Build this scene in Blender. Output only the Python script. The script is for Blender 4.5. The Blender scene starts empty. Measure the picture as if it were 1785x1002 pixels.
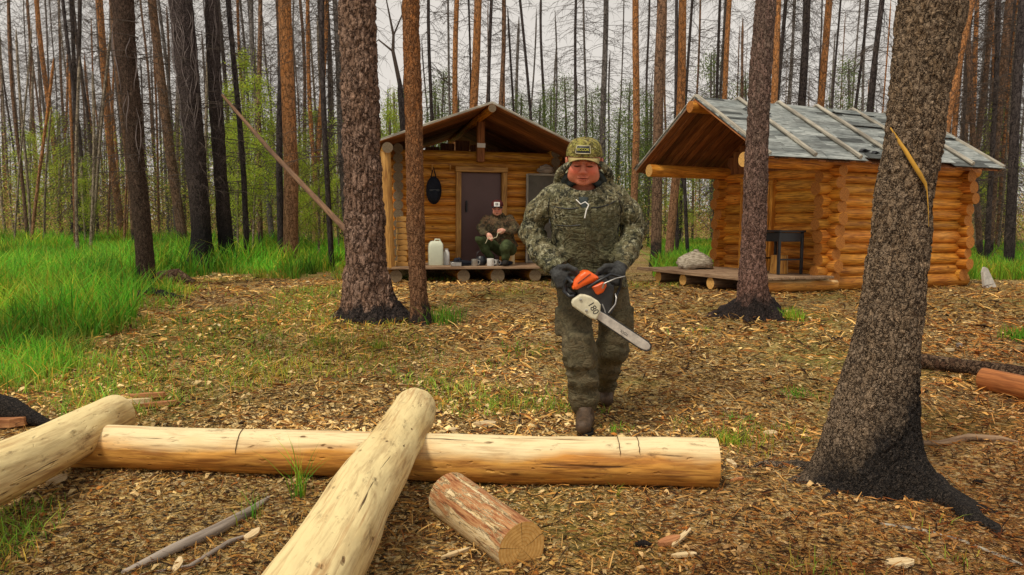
import bpy, math, random
import numpy as np
from mathutils import Matrix, Vector
random.seed(7); RNG = np.random.default_rng(7)
PI = math.pi
SC = bpy.context.scene
COL = SC.collection
# ------------------------------------------------------------------ camera model
FPX, PITCH, ROLL, CAMZ = 1290.0, 0.083, 0.008, 1.226
_F = np.array([0, math.cos(PITCH), -math.sin(PITCH)]); _R0 = np.array([1., 0, 0]); _U0 = np.array([0, math.sin(PITCH), math.cos(PITCH)])
_R = math.cos(ROLL)*_R0 + math.sin(ROLL)*_U0; _U = math.cos(ROLL)*_U0 - math.sin(ROLL)*_R0
def W(px, py, Y):
    d = _F*FPX + _R*(px-892.5) - _U*(py-501)
    d = d/d[1]*Y
    return np.array([d[0], Y, CAMZ+d[2]])
def gz(x, y):
    x = np.asarray(x, float); y = np.asarray(y, float)
    t = np.clip((y-4.2)/5.8, 0, 1); h = .325*t*t*(3-2*t)
    h = h + .0155*np.clip(y-15, 0, 60)
    h = h + .02*np.sin(x*1.3+y*.7)*np.clip((y-5)/4, 0, 1)*np.clip((9-y)/4, 0, 1)
    return h
def G(px, py):
    "point on the ground seen at a pixel"
    d = _F*FPX + _R*(px-892.5) - _U*(py-501); d = d/d[1]
    lo = 1.0
    for Y in np.linspace(1, 90, 3000):
        if CAMZ+d[2]*Y < gz(d[0]*Y, Y): break
        lo = Y
    return np.array([d[0]*lo, lo, float(gz(d[0]*lo, lo))])
# ------------------------------------------------------------------ noise
def _h(i, j, k, s):
    n = (i*374761393 + j*668265263 + k*1274126177 + s*974711) & 0xFFFFFFFF
    n = ((n ^ (n >> 13))*1274126177) & 0xFFFFFFFF
    return ((n ^ (n >> 16)) & 0xFFFFFF)/float(0xFFFFFF)
def vn(P, s=0):
    P = np.asarray(P, float); I = np.floor(P).astype(np.int64); f = P-I; f = f*f*(3-2*f)
    r = 0
    for a in (0, 1):
        for b in (0, 1):
            for c in (0, 1):
                w = (f[..., 0] if a else 1-f[..., 0])*(f[..., 1] if b else 1-f[..., 1])*(f[..., 2] if c else 1-f[..., 2])
                r = r + w*_h(I[..., 0]+a, I[..., 1]+b, I[..., 2]+c, s)
    return r*2-1
def fbm(P, o=3, s=0):
    P = np.asarray(P, float); r = 0; a = 1.; t = 0
    for i in range(o):
        r = r + a*vn(P, s+i); t += a; a *= .5; P = P*2.03+7.1
    return r/t
def worley(P, s=0):
    "F1, F2"
    P = np.asarray(P, float); I = np.floor(P).astype(np.int64)
    f1 = np.full(P.shape[:-1], 9.); f2 = f1.copy()
    for a in (-1, 0, 1):
        for b in (-1, 0, 1):
            for c in (-1, 0, 1):
                J = I+np.array([a, b, c])
                d = 0
                for q in range(3):
                    d = d + (J[..., q]+_h(J[..., 0], J[..., 1], J[..., 2], s+11*q)-P[..., q])**2
                d = np.sqrt(d)
                m = d < f1
                f2 = np.where(m, f1, np.minimum(f2, d)); f1 = np.where(m, d, f1)
    return f1, f2
# ------------------------------------------------------------------ mesh builder
class MB:
    def __init__(s): s.V = []; s.L = []; s.S = []; s.M = []; s.LP = []; s.C = []; s.n = 0
    def add(s, v, f, lp=None, mi=0, col=None):
        v = np.asarray(v, float).reshape(-1, 3)
        if isinstance(f, np.ndarray):
            s.L.append((f+s.n).ravel().astype(np.int32)); s.S.append(np.full(len(f), f.shape[1], np.int32)); nf = len(f)
        else:
            s.L.append(np.array([i+s.n for q in f for i in q], np.int32)); s.S.append(np.array([len(q) for q in f], np.int32)); nf = len(f)
        s.M.append(np.full(nf, mi, np.int32) if np.isscalar(mi) else np.asarray(mi, np.int32))
        s.V.append(v); s.LP.append(v if lp is None else np.asarray(lp, float).reshape(-1, 3))
        s.C.append(np.broadcast_to(np.array([1., 1, 1]) if col is None else np.asarray(col, float), (len(v), 3)))
        s.n += len(v); return s
    def box(s, c, size, R=None, bev=.004, mi=0, col=None):
        h = np.array(size, float)/2; b = min(bev, h.min()*.45); v = []; idx = {}
        for sx in (-1, 1):
            for sy in (-1, 1):
                for sz in (-1, 1):
                    for ax in range(3):
                        p = h-b; p[ax] = h[ax]; idx[(sx, sy, sz, ax)] = len(v); v.append(p*np.array([sx, sy, sz]))
        f = []
        for ax in range(3):
            o = [a for a in range(3) if a != ax]
            for sg in (-1, 1):
                q = []
                for (a, b2) in ((-1, -1), (1, -1), (1, 1), (-1, 1)):
                    k = [0, 0, 0]; k[ax] = sg; k[o[0]] = a; k[o[1]] = b2; q.append(idx[(*k, ax)])
                f.append(q if (sg > 0) == (ax != 1) else q[::-1])
        for ax in range(3):
            o = [a for a in range(3) if a != ax]
            for a in (-1, 1):
                for b2 in (-1, 1):
                    k0 = [0, 0, 0]; k1 = [0, 0, 0]; k0[ax] = -1; k1[ax] = 1
                    for k in (k0, k1): k[o[0]] = a; k[o[1]] = b2
                    q = [idx[(*k0, o[0])], idx[(*k1, o[0])], idx[(*k1, o[1])], idx[(*k0, o[1])]]
                    f.append(q)
        for sx in (-1, 1):
            for sy in (-1, 1):
                for sz in (-1, 1): f.append([idx[(sx, sy, sz, a)] for a in range(3)])
        v = np.array(v)
        # fix winding outwards
        g = []
        for q in f:
            n = np.cross(v[q[1]]-v[q[0]], v[q[2]]-v[q[1]])
            g.append(q if n@(v[q].mean(0)) > 0 else q[::-1])
        k = int(np.argmax(h)); lp = np.roll(v, -k, axis=1)+RNG.uniform(-9, 9, 3)
        if R is not None: v = v@np.array(R).T
        return s.add(v+np.array(c, float), g, lp, mi, col)
    def tube(s, path, rad, seg=12, cap=True, mi=0, capmi=None, noise=0., nscale=3., seed=0, col=None, squash=None, ph=0.):
        P = np.asarray(path, float); n = len(P); rad = np.broadcast_to(np.asarray(rad, float), (n,))
        T = np.gradient(P, axis=0); T /= np.linalg.norm(T, axis=1)[:, None]+1e-12
        a = np.array([0, 0, 1.]) if abs(T[0][2]) < .9 else np.array([1., 0, 0])
        N = np.cross(T[0], a); N /= np.linalg.norm(N); fr = []
        for i in range(n):
            N = N-T[i]*(N@T[i]); N /= np.linalg.norm(N); fr.append((N, np.cross(T[i], N)))
        th = np.arange(seg)*2*PI/seg+ph; V = []; LP = []
        ln = np.r_[0, np.cumsum(np.linalg.norm(np.diff(P, axis=0), axis=1))]
        off = RNG.uniform(-9, 9, 3) if seed == 0 else np.array([seed*3.1, seed*1.7, seed*.7])
        for i in range(n):
            A, B = fr[i]; cs = np.c_[np.cos(th), np.sin(th)]
            r = np.full(seg, rad[i])
            if noise: r = r*(1+noise*fbm(np.c_[cs*1.2, np.full(seg, ln[i]*nscale)]+off, 3))
            q = cs*r[:, None]
            if squash is not None: q = q*np.array(squash)
            V.append(P[i]+q[:, :1]*A+q[:, 1:]*B); LP.append(np.c_[np.full(seg, ln[i]), q]+off*np.array([1, 0, 0]))
        V = np.concatenate(V); LP = np.concatenate(LP)
        i = np.arange(n-1)[:, None]*seg; j = np.arange(seg); k = (j+1) % seg
        f = np.stack([i+j, i+k, i+seg+k, i+seg+j], -1).reshape(-1, 4)
        s.add(V, f, LP, mi, col)
        if cap:
            cm = mi if capmi is None else capmi
            for e, o in ((0, 1), (n-1, -1)):
                rv = V[e*seg:(e+1)*seg]; rl = LP[e*seg:(e+1)*seg]; c = rv.mean(0); lc = rl.mean(0)
                vv = np.r_[rv, c+(rv-c)*.55, [c]]; ll = np.r_[rl, lc+(rl-lc)*.55, [lc]]
                fs = [(a, (a+1) % seg, seg+(a+1) % seg, seg+a)[::-o] for a in range(seg)] + [(seg+a, seg+(a+1) % seg, 2*seg)[::-o] for a in range(seg)]
                s.add(vv, fs, ll, cm, col)
        return s
    def log(s, a, b, r0, r1=None, seg=18, rings=9, noise=.05, mi=0, capmi=1, bend=0., ch=.0, col=None):
        a = np.array(a, float); b = np.array(b, float); t = np.linspace(0, 1, rings)
        P = a+(b-a)*t[:, None]
        if bend: P = P+bend*np.c_[np.sin(t*9)*.6+np.sin(t*23)*.3, np.sin(t*7+1), np.sin(t*13+2)*.5]
        r = r0+((r1 or r0)-r0)*t
        if col is None: q = random.uniform(.72, 1.18); col = (q, q*random.uniform(.9, 1.06), q*random.uniform(.8, 1.2))
        return s.tube(P, r, seg, True, mi, capmi, noise, 2.2, col=col)
    def lathe(s, prof, seg=20, c=(0, 0, 0), R=None, mi=0, col=None):
        prof = np.array(prof, float); th = np.arange(seg)*2*PI/seg; n = len(prof)
        V = np.concatenate([np.c_[p[0]*np.cos(th), p[0]*np.sin(th), np.full(seg, p[1])] for p in prof])
        i = np.arange(n-1)[:, None]*seg; j = np.arange(seg); k = (j+1) % seg
        f = np.stack([i+j, i+k, i+seg+k, i+seg+j], -1).reshape(-1, 4)
        if R is not None: V = V@np.array(R).T
        return s.add(V+np.array(c), f, None, mi, col)
    def ell(s, c, r, seg=16, R=None, mi=0, col=None):
        a = np.linspace(-PI/2, PI/2, seg//2+1); return s.lathe_e(a, seg, c, r, R, mi, col)
    def lathe_e(s, a, seg, c, r, R, mi, col):
        th = np.arange(seg)*2*PI/seg; n = len(a); r = np.broadcast_to(np.array(r, float), (3,))
        V = np.concatenate([np.c_[math.cos(x)*np.cos(th), math.cos(x)*np.sin(th), np.full(seg, math.sin(x))] for x in a])*r
        i = np.arange(n-1)[:, None]*seg; j = np.arange(seg); k = (j+1) % seg
        f = np.stack([i+j, i+k, i+seg+k, i+seg+j], -1).reshape(-1, 4)
        if R is not None: V = V@np.array(R).T
        return s.add(V+np.array(c), f, None, mi, col)
    def prism(s, poly, d0, d1, fn=None, mi=0, col=None):
        "poly 2-D outline in x,z; extruded y from d0 to d1"
        p = np.array(poly, float); n = len(p)
        v = np.r_[np.c_[p[:, 0], np.full(n, d0), p[:, 1]], np.c_[p[:, 0], np.full(n, d1), p[:, 1]]]
        a = .5*np.sum(p[:, 0]*np.roll(p[:, 1], -1)-np.roll(p[:, 0], -1)*p[:, 1])
        f = [list(range(n)), list(range(2*n-1, n-1, -1))]+[[(i+1) % n, i, n+i, n+(i+1) % n] for i in range(n)]
        if a < 0: f = [q[::-1] for q in f]
        if fn is not None: v = fn(v)
        return s.add(v, f, None, mi, col)
    def build(s, name, mats, parent=None, smooth=True, loc=None, angle=None):
        me = bpy.data.meshes.new(name); V = np.concatenate(s.V); L = np.concatenate(s.L); S = np.concatenate(s.S)
        me.vertices.add(len(V)); me.vertices.foreach_set('co', V.astype(np.float32).ravel())
        me.loops.add(len(L)); me.loops.foreach_set('vertex_index', L)
        me.polygons.add(len(S)); st = np.r_[0, np.cumsum(S)[:-1]].astype(np.int32)
        me.polygons.foreach_set('loop_start', st); me.polygons.foreach_set('loop_total', S)
        me.polygons.foreach_set('material_index', np.concatenate(s.M))
        me.polygons.foreach_set('use_smooth', np.full(len(S), bool(smooth)))
        at = me.attributes.new('lp', 'FLOAT_VECTOR', 'POINT'); at.data.foreach_set('vector', np.concatenate(s.LP).astype(np.float32).ravel())
        cc = np.concatenate(s.C)
        if True:
            at = me.attributes.new('tint', 'FLOAT_VECTOR', 'POINT'); at.data.foreach_set('vector', cc.astype(np.float32).ravel())
        for m in (mats if isinstance(mats, (list, tuple)) else [mats]): me.materials.append(m)
        me.update(); me.validate()
        if smooth and angle:
            try: me.set_sharp_from_angle(angle=math.radians(angle))
            except Exception: pass
        o = bpy.data.objects.new(name, me); COL.objects.link(o)
        if parent is not None: o.parent = parent
        if loc is not None: o.location = loc
        return o
def tag(o, label=None, cat=None, group=None, kind=None):
    if label: o['label'] = label
    if cat: o['category'] = cat
    if group: o['group'] = group
    if kind: o['kind'] = kind
    return o
def empty(name, loc, rz=0., label=None, cat=None, group=None):
    o = bpy.data.objects.new(name, None); COL.objects.link(o); o.empty_display_size = .1
    o.location = [float(q) for q in loc]; o.rotation_euler = (0, 0, rz); return tag(o, label, cat, group)
def rotz(a): c, s = math.cos(a), math.sin(a); return np.array([[c, -s, 0], [s, c, 0], [0, 0, 1]])
def rotx(a): c, s = math.cos(a), math.sin(a); return np.array([[1, 0, 0], [0, c, -s], [0, s, c]])
def roty(a): c, s = math.cos(a), math.sin(a); return np.array([[c, 0, s], [0, 1, 0], [-s, 0, c]])
def frame(x, z=(0, 0, 1)):
    "columns: x axis along x, z as near z as can be"
    x = np.array(x, float); x /= np.linalg.norm(x); z = np.array(z, float); z = z-x*(z@x); z /= np.linalg.norm(z)
    return np.c_[x, np.cross(z, x), z]
# ------------------------------------------------------------------ materials
class NT:
    def __init__(s, name, rough=.8, spec=.3):
        s.m = bpy.data.materials.new(name); s.m.use_nodes = True; s.t = s.m.node_tree; s.n = s.t.nodes
        s.b = s.n['Principled BSDF']; s.b.inputs['Roughness'].default_value = rough; s.b.inputs['Specular IOR Level'].default_value = spec
    def link(s, a, b): s.t.links.new(a, b)
    def new(s, t, **k):
        n = s.n.new(t)
        for a, v in k.items(): setattr(n, a, v)
        return n
    def obj(s): return s.new('ShaderNodeTexCoord').outputs['Object']
    def lp(s): return s.new('ShaderNodeAttribute', attribute_name='lp').outputs['Vector']
    def tint(s): return s.new('ShaderNodeAttribute', attribute_name='tint').outputs['Vector']
    def map(s, v, sc, loc=(0, 0, 0)):
        n = s.new('ShaderNodeMapping'); s.link(v, n.inputs[0]); n.inputs['Scale'].default_value = sc if hasattr(sc, '__len__') else (sc,)*3
        n.inputs['Location'].default_value = loc; return n.outputs[0]
    def noise(s, v, sc=5, det=4, ro=.6, dist=0., fac=True):
        n = s.new('ShaderNodeTexNoise'); s.link(v, n.inputs['Vector']); n.inputs['Scale'].default_value = sc; n.inputs['Detail'].default_value = det
        n.inputs['Roughness'].default_value = ro; n.inputs['Distortion'].default_value = dist; return n.outputs['Fac' if fac else 'Color']
    def vor(s, v, sc=5, feat='F1', out='Distance', rnd=1.):
        n = s.new('ShaderNodeTexVoronoi'); n.feature = feat; s.link(v, n.inputs['Vector']); n.inputs['Scale'].default_value = sc
        n.inputs['Randomness'].default_value = rnd; return n.outputs[out]
    def ramp(s, v, st, interp='LINEAR'):
        n = s.new('ShaderNodeValToRGB'); s.link(v, n.inputs[0]); r = n.color_ramp; r.interpolation = interp
        while len(r.elements) < len(st): r.elements.new(.5)
        for e, (p, c) in zip(r.elements, st):
            e.position = p; e.color = (*c, 1) if hasattr(c, '__len__') else (c, c, c, 1)
        return n.outputs[0]
    def mix(s, f, a, b, mode='MIX'):
        n = s.new('ShaderNodeMix', data_type='RGBA', blend_type=mode, clamp_factor=True)
        for i, q in ((0, f), (6, a), (7, b)):
            if hasattr(q, 'links'): s.link(q, n.inputs[i])
            elif i == 0: n.inputs[0].default_value = q
            else: n.inputs[i].default_value = (*q, 1) if hasattr(q, '__len__') else (q, q, q, 1)
        return n.outputs[2]
    def math(s, op, a, b=0., c=None):
        n = s.new('ShaderNodeMath', operation=op)
        for i, q in enumerate((a, b) if c is None else (a, b, c)):
            if hasattr(q, 'links'): s.link(q, n.inputs[i])
            else: n.inputs[i].default_value = q
        return n.outputs[0]
    def sep(s, v): n = s.new('ShaderNodeSeparateXYZ'); s.link(v, n.inputs[0]); return n.outputs
    def rnd(s): return s.new('ShaderNodeObjectInfo').outputs['Random']
    def col(s, c):
        if hasattr(c, 'links'): s.link(c, s.b.inputs['Base Color'])
        else: s.b.inputs['Base Color'].default_value = (*c, 1)
        return s
    def bump(s, h, st=.5, d=.01):
        n = s.new('ShaderNodeBump'); n.inputs['Strength'].default_value = st; n.inputs['Distance'].default_value = d
        s.link(h, n.inputs['Height']); s.link(n.outputs[0], s.b.inputs['Normal']); return s
def plain(name, c, rough=.6, spec=.3, metal=0., var=.25, sc=20., bump=.15):
    t = NT(name, rough, spec); t.b.inputs['Metallic'].default_value = metal
    n = t.noise(t.obj(), sc, 5, .65); k = [max(0, q*(1-var)) for q in c]; g = [min(1, q*(1+var)) for q in c]
    t.col(t.ramp(n, [(.3, k), (.7, g)])); t.bump(n, bump, .004); return t.m
def wood(name, a, b, dark, rough=.65, knots=True, bleach=None, gs=1., crack=.5, bmp=.5, tn=False, nick=False):
    "grain runs along attribute lp.x; bleach colours the upward side (weathering)"
    t = NT(name, rough, .25); v = t.lp()
    g = t.noise(t.map(v, (1.2*gs, 16*gs, 16*gs)), 3., 6, .6, .6)
    big = t.noise(t.map(v, (1, 2.5, 2.5)), 2.2, 3, .5)
    c = t.mix(t.ramp(big, [(.3, 0), (.7, 1)]), a, b)
    c = t.mix(t.ramp(g, [(.38, .75), (.6, 0)]), c, dark)
    if bleach is not None:
        z = t.sep(v)[2]
        f = t.math('ADD', t.math('MULTIPLY', z, -bleach[1]), t.math('MULTIPLY_ADD', t.math('SUBTRACT', big, .5), 1.1, bleach[2]))
        c = t.mix(t.ramp(f, [(.25, 0), (.62, 1)]), c, bleach[0])
        c = t.mix(t.math('MULTIPLY', t.ramp(g, [(.35, .8), (.5, 0)]), .5), c, dark)
    # cracks
    cr = t.noise(t.map(v, (1.0, 30, 30)), 1.6, 3, .7, .3)
    ck = t.ramp(cr, [(.30, crack), (.345, 0)])
    c = t.mix(ck, c, tuple(q*.25 for q in dark))
    if knots:
        k = t.vor(t.map(v, (2.2, 6, 6)), 1., 'F1')
        kk = t.ramp(k, [(.035, .9), (.06, .3), (.1, 0)])
        c = t.mix(kk, c, tuple(q*.5 for q in dark))
    if tn: c = t.mix(1., c, t.tint(), 'MULTIPLY')
    if nick:
        w_ = t.new('ShaderNodeVectorMath', operation='MULTIPLY_ADD'); t.link(t.noise(v, 9, 3, .6, fac=False), w_.inputs[0]); w_.inputs[1].default_value = (.12, .05, .05); t.link(v, w_.inputs[2])
        nk = t.vor(t.map(w_.outputs[0], (9, 26, 26)), 1., 'F1'); pm = t.noise(t.map(v, (1, 3, 3), (3, 3, 3)), 2.5, 3, .6)
        nkh = nk
        c = t.mix(t.math('MULTIPLY', t.ramp(nk, [(.10, .9), (.19, 0)]), t.ramp(pm, [(.5, 0), (.56, 1)])), c, tuple(q*.45 for q in dark))
        st = t.noise(t.map(v, (.35, 9, 9), (7, 0, 1)), 3., 5, .7, .8); c = t.mix(t.ramp(st, [(.56, 0), (.66, .6)]), c, tuple(q*1.5 for q in dark))
        c = t.mix(t.ramp(t.noise(t.map(v, (2, 5, 5), (1, 5, 2)), 3, 5, .7), [(.60, 0), (.72, .75)]), c, (.10, .05, .02))
    t.col(c); h = t.mix(.5, g, t.ramp(cr, [(.3, 0), (.36, 1)]))
    if nick: h = t.math('ADD', h, t.math('ADD', t.math('MULTIPLY', t.ramp(nkh, [(.08, 0), (.2, 1)]), .8), t.math('MULTIPLY', t.noise(t.map(v, (3, 7, 7)), 3, 2, .4), 1.6)))
    t.bump(h, bmp, .006); return t.m
def endgrain(name, a, b, crackc=(.05, .03, .015)):
    t = NT(name, .75, .2); v = t.map(t.lp(), (0, 1, 1))
    w = t.noise(v, 14, 3, .5)
    s = t.sep(v); r = t.math('SQRT', t.math('ADD', t.math('MULTIPLY', s[1], s[1]), t.math('MULTIPLY', s[2], s[2])))
    f = t.math('FRACT', t.math('MULTIPLY', t.math('ADD', r, t.math('MULTIPLY', w, .018)), 75.))
    c = t.mix(t.ramp(f, [(0, 0), (.6, .35), (.85, 1), (1, .1)]), a, b)
    n2 = t.noise(v, 45, 4, .7)
    c = t.mix(t.ramp(n2, [(.35, .5), (.6, 0)]), c, tuple(q*.6 for q in b))
    an = t.math('ARCTAN2', s[2], s[1])
    cr = t.math('ABSOLUTE', t.math('SINE', t.math('MULTIPLY', t.math('ADD', an, t.math('MULTIPLY', w, .5)), 2.5)))
    c = t.mix(t.ramp(cr, [(.03, .8), (.08, 0)]), c, crackc)
    t.col(c); t.bump(n2, .4, .004); return t.m
def bark(name, lo, hi, crev, zlo=3., zhi=5., char=0., cx=0., sc=22., stretch=.4, bmp=.9, charw=.5, flake=(.5, .35, .22)):
    t = NT(name, .9, .12); v = t.obj()
    d = t.noise(v, 13, 4, .7, fac=False)
    vv = t.new('ShaderNodeVectorMath', operation='MULTIPLY_ADD'); t.link(d, vv.inputs[0]); vv.inputs[1].default_value = (.10, .10, .16); t.link(t.map(v, (1, 1, stretch)), vv.inputs[2]); vv = vv.outputs[0]
    e = t.vor(vv, sc, 'DISTANCE_TO_EDGE'); e2 = t.vor(vv, sc*2.3, 'DISTANCE_TO_EDGE'); cell = t.vor(vv, sc, 'F1', 'Color'); n = t.noise(v, sc*3, 4, .7)
    z = t.sep(v)[2]; x = t.sep(v)[0]
    big = t.noise(v, 1.6, 3, .6)
    f = t.math('DIVIDE', t.math('SUBTRACT', t.math('ADD', z, t.math('MULTIPLY', big, 1.5)), zlo), max(.01, zhi-zlo))
    c = t.mix(t.ramp(f, [(0, 0), (1, 1)]), lo, hi)
    cs = t.sep(cell)
    c = t.mix(t.math('MULTIPLY', cs[0], .55), c, flake)
    c = t.mix(t.math('MULTIPLY', cs[1], .4), c, tuple(q*.6 for q in lo))
    c = t.mix(t.ramp(n, [(.33, .6), (.5, 0)]), c, crev)
    c = t.mix(t.ramp(e, [(.02, 1), (.10, 0)]), c, crev)
    c = t.mix(t.ramp(e2, [(.015, .5), (.07, 0)]), c, crev)
    if char > 0:
        g = t.math('ADD', t.math('SUBTRACT', z, t.math('MULTIPLY', x, cx)), t.math('MULTIPLY', t.math('SUBTRACT', t.noise(t.map(v, (1, 1, .5)), 5, 4, .65), .5), 1.6*charw))
        k = t.ramp(t.math('DIVIDE', g, char*2), [(.36, 1), (.62, 0)])
        k = t.math('MULTIPLY', k, t.ramp(n, [(.3, 1), (.75, .82)]))
        c = t.mix(k, c, t.mix(t.ramp(n, [(.4, 0), (.7, 1)]), (.012, .012, .013), (.05, .045, .045)))
    t.col(c)
    h = t.math('ADD', t.ramp(e, [(0, 0), (.25, 1)]), t.math('MULTIPLY', t.math('ADD', t.ramp(e2, [(0, 0), (.2, 1)]), n), .35))
    t.bump(h, bmp, .02); return t.m
# ================================================================== camera, light, sky
cd = bpy.data.cameras.new('camera'); cam = bpy.data.objects.new('camera', cd); COL.objects.link(cam); SC.camera = cam
cd.sensor_width = 36; cd.lens = FPX/1785*36; cd.clip_start = .05; cd.clip_end = 500
cam.matrix_world = Matrix(((_R[0], _U[0], -_F[0], 0), (_R[1], _U[1], -_F[1], 0), (_R[2], _U[2], -_F[2], CAMZ), (0, 0, 0, 1)))
SC.view_settings.view_transform = 'Standard'; SC.view_settings.look = 'None'; SC.view_settings.exposure = EXPO = 0.34; SC.view_settings.gamma = 1
SUN_EL, SUN_AZ = math.radians(58), math.radians(-140)     # azimuth from +Y towards +X
wd = bpy.data.worlds.new("World"); SC.world = wd; wd.use_nodes = True; wt = wd.node_tree; wn = wt.nodes
sky = wn.new('ShaderNodeTexSky'); sky.sky_type = 'NISHITA'; sky.sun_disc = False; sky.sun_elevation = SUN_EL; sky.sun_rotation = SUN_AZ; sky.dust_density = 3
tc = wn.new('ShaderNodeTexCoord'); mp = wn.new('ShaderNodeMapping'); mp.inputs['Scale'].default_value = (1, 1, 3.5)
nz = wn.new('ShaderNodeTexNoise'); nz.inputs['Scale'].default_value = 2.2; nz.inputs['Detail'].default_value = 5
rp = wn.new('ShaderNodeValToRGB'); rp.color_ramp.elements[0].position = .3; rp.color_ramp.elements[0].color = (5.2, 4.85, 4.4, 1)
rp.color_ramp.elements[1].position = .75; rp.color_ramp.elements[1].color = (7.0, 6.5, 5.9, 1)
mx = wn.new('ShaderNodeMix'); mx.data_type = 'RGBA'; mx.inputs[0].default_value = .96
wt.links.new(tc.outputs['Generated'], mp.inputs[0]); wt.links.new(mp.outputs[0], nz.inputs['Vector']); wt.links.new(nz.outputs['Fac'], rp.inputs[0])
wt.links.new(sky.outputs[0], mx.inputs[6]); wt.links.new(rp.outputs[0], mx.inputs[7]); wt.links.new(mx.outputs[2], wn['Background'].inputs[0])
wn['Background'].inputs[1].default_value = .1
sl = bpy.data.lights.new('sun', 'SUN'); sl.energy = 2.1; sl.angle = math.radians(10); sl.color = (1, .90, .74); so = bpy.data.objects.new('sun', sl); COL.objects.link(so)
sd = Vector((math.sin(SUN_AZ)*math.cos(SUN_EL), math.cos(SUN_AZ)*math.cos(SUN_EL), math.sin(SUN_EL)))
so.rotation_euler = sd.to_track_quat('Z', 'Y').to_euler(); so.location = (0, 0, 30)
# ================================================================== ground
ys = np.r_[-6, -2, 0, np.geomspace(1.2, 22, 330), np.geomspace(22.6, 170, 60)]
t_ = np.linspace(-1, 1, 260)
def warp(t, y): return t*(2.6+.95*abs(y)) if y < 22 else t*(24+1.4*(y-22))
GV = np.array([[warp(t, y), y] for y in ys for t in t_]); z = gz(GV[:, 0], GV[:, 1])
amp = np.clip(1-np.abs(GV[:, 1]-3)/20, .15, 1)
z = z+.016*amp*fbm(np.c_[GV*2.2, GV[:, 0]*0], 3, 3)+.006*amp*fbm(np.c_[GV*14, GV[:, 0]*0], 2, 9)
i = np.arange(len(ys)-1)[:, None]*len(t_); j = np.arange(len(t_)-1)
f = np.stack([i+j, i+j+1, i+len(t_)+j+1, i+len(t_)+j], -1).reshape(-1, 4)
t = NT('forest_floor', .95, .1); v = t.obj()
A = t.noise(v, 1.1, 5, .6); B = t.noise(v, .5, 4, .6); C_ = t.noise(v, 24, 5, .75); D_ = t.noise(v, 4.5, 5, .7)
c = t.mix(t.ramp(A, [(.36, 0), (.62, 1)]), (.38, .22, .07), (.74, .52, .19))
c = t.mix(t.ramp(D_, [(.34, .75), (.52, 0)]), c, (.17, .095, .04))
cell = t.vor(t.map(v, (1, 1.3, 1)), 48, 'F1', 'Color'); cs = t.sep(cell); ed = t.vor(t.map(v, (1, 1.3, 1)), 48, 'DISTANCE_TO_EDGE')
c = t.mix(t.ramp(cs[0], [(.58, 0), (.76, .8)]), c, (.74, .58, .31))
c = t.mix(t.ramp(cs[1], [(.60, 0), (.75, .85)]), c, (.045, .026, .015))
c = t.mix(t.ramp(cs[2], [(.74, 0), (.85, .6)]), c, (.28, .11, .035))
c = t.mix(t.ramp(C_, [(.34, .9), (.44, 0)]), c, (.04, .024, .012))
c = t.mix(t.math('MULTIPLY', t.ramp(B, [(.5, 0), (.66, 1)]), t.ramp(C_, [(.3, .1), (.6, .8)])), c, (.26, .28, .05))
rg = t.math('ADD', t.math('SUBTRACT', t.math('MULTIPLY', t.sep(v)[0], .3), t.math('MULTIPLY', t.math('SUBTRACT', t.sep(v)[1], 3.3), .35)), t.math('MULTIPLY', t.math('SUBTRACT', B, .5), 2.2)); c = t.mix(t.ramp(rg, [(.15, 0), (.75, .65)]), c, t.mix(1., c, (.85, .55, .42), 'MULTIPLY'))
t.col(c); t.bump(t.math('ADD', C_, t.math('MULTIPLY', t.ramp(ed, [(0, 0), (.3, 1)]), .5)), 1., .025)
M_ground = t.m
mb = MB(); mb.add(np.c_[GV, z], f); tag(mb.build('ground', M_ground), kind='structure')
def gzn(x, y):
    x = np.asarray(x, float); y = np.asarray(y, float); P = np.stack([x*2.2, y*2.2, x*0], -1); am = np.clip(1-np.abs(y-3)/20, .15, 1)
    return gz(x, y)+.016*am*fbm(P, 3, 3)
# ================================================================== materials of the timber
M_log = wood('peeled_log', (.62, .42, .15), (.70, .52, .24), (.28, .14, .05), bleach=((.80, .65, .33), 2.6, .40), crack=.95, bmp=.9, nick=True)
M_log2 = wood('orange_peeled_log', (.64, .27, .045), (.76, .42, .10), (.30, .12, .03), bleach=((.80, .66, .38), 6.5, .06), crack=.95, bmp=.9, nick=True)
M_end = endgrain('sawn_log_end', (.80, .50, .17), (.62, .30, .07))
M_cab = wood('varnished_log', (.72, .27, .028), (.90, .44, .075), (.20, .05, .01), rough=.5, crack=.9, bmp=.5, tn=True)
M_cabend = endgrain('varnished_log_end', (.60, .25, .055), (.36, .12, .025))
M_cab1 = wood('stained_log', (.62, .25, .028), (.76, .37, .055), (.16, .045, .01), rough=.5, crack=.9, bmp=.5, tn=True)
M_cab1end = endgrain('grey_log_end', (.24, .18, .11), (.13, .09, .055))
M_greywood = wood('weathered_board', (.30, .25, .21), (.42, .36, .30), (.10, .075, .06), rough=.85, crack=.7)
M_deck = wood('deck_board', (.30, .19, .11), (.42, .29, .18), (.10, .05, .03), rough=.8, crack=.7)
M_under = wood('roof_board', (.30, .105, .035), (.42, .175, .06), (.09, .03, .015), rough=.7, crack=.6, tn=True)
M_shingle = wood('grey_shingle', (.22, .25, .24), (.50, .53, .49), (.03, .035, .035), rough=.7, knots=False, crack=1., gs=1.4, bmp=1., tn=True)
M_batten = wood('roof_batten', (.38, .35, .29), (.56, .52, .42), (.14, .12, .10), rough=.85)
M_frame = wood('door_frame_wood', (.52, .27, .07), (.60, .34, .10), (.20, .08, .02), rough=.5)
M_door = plain('brown_painted_door', (.115, .062, .058), .45, .4, var=.12, sc=3, bump=.05)
M_black = plain('black_metal', (.012, .014, .018), .4, .5, var=.3)
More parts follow.
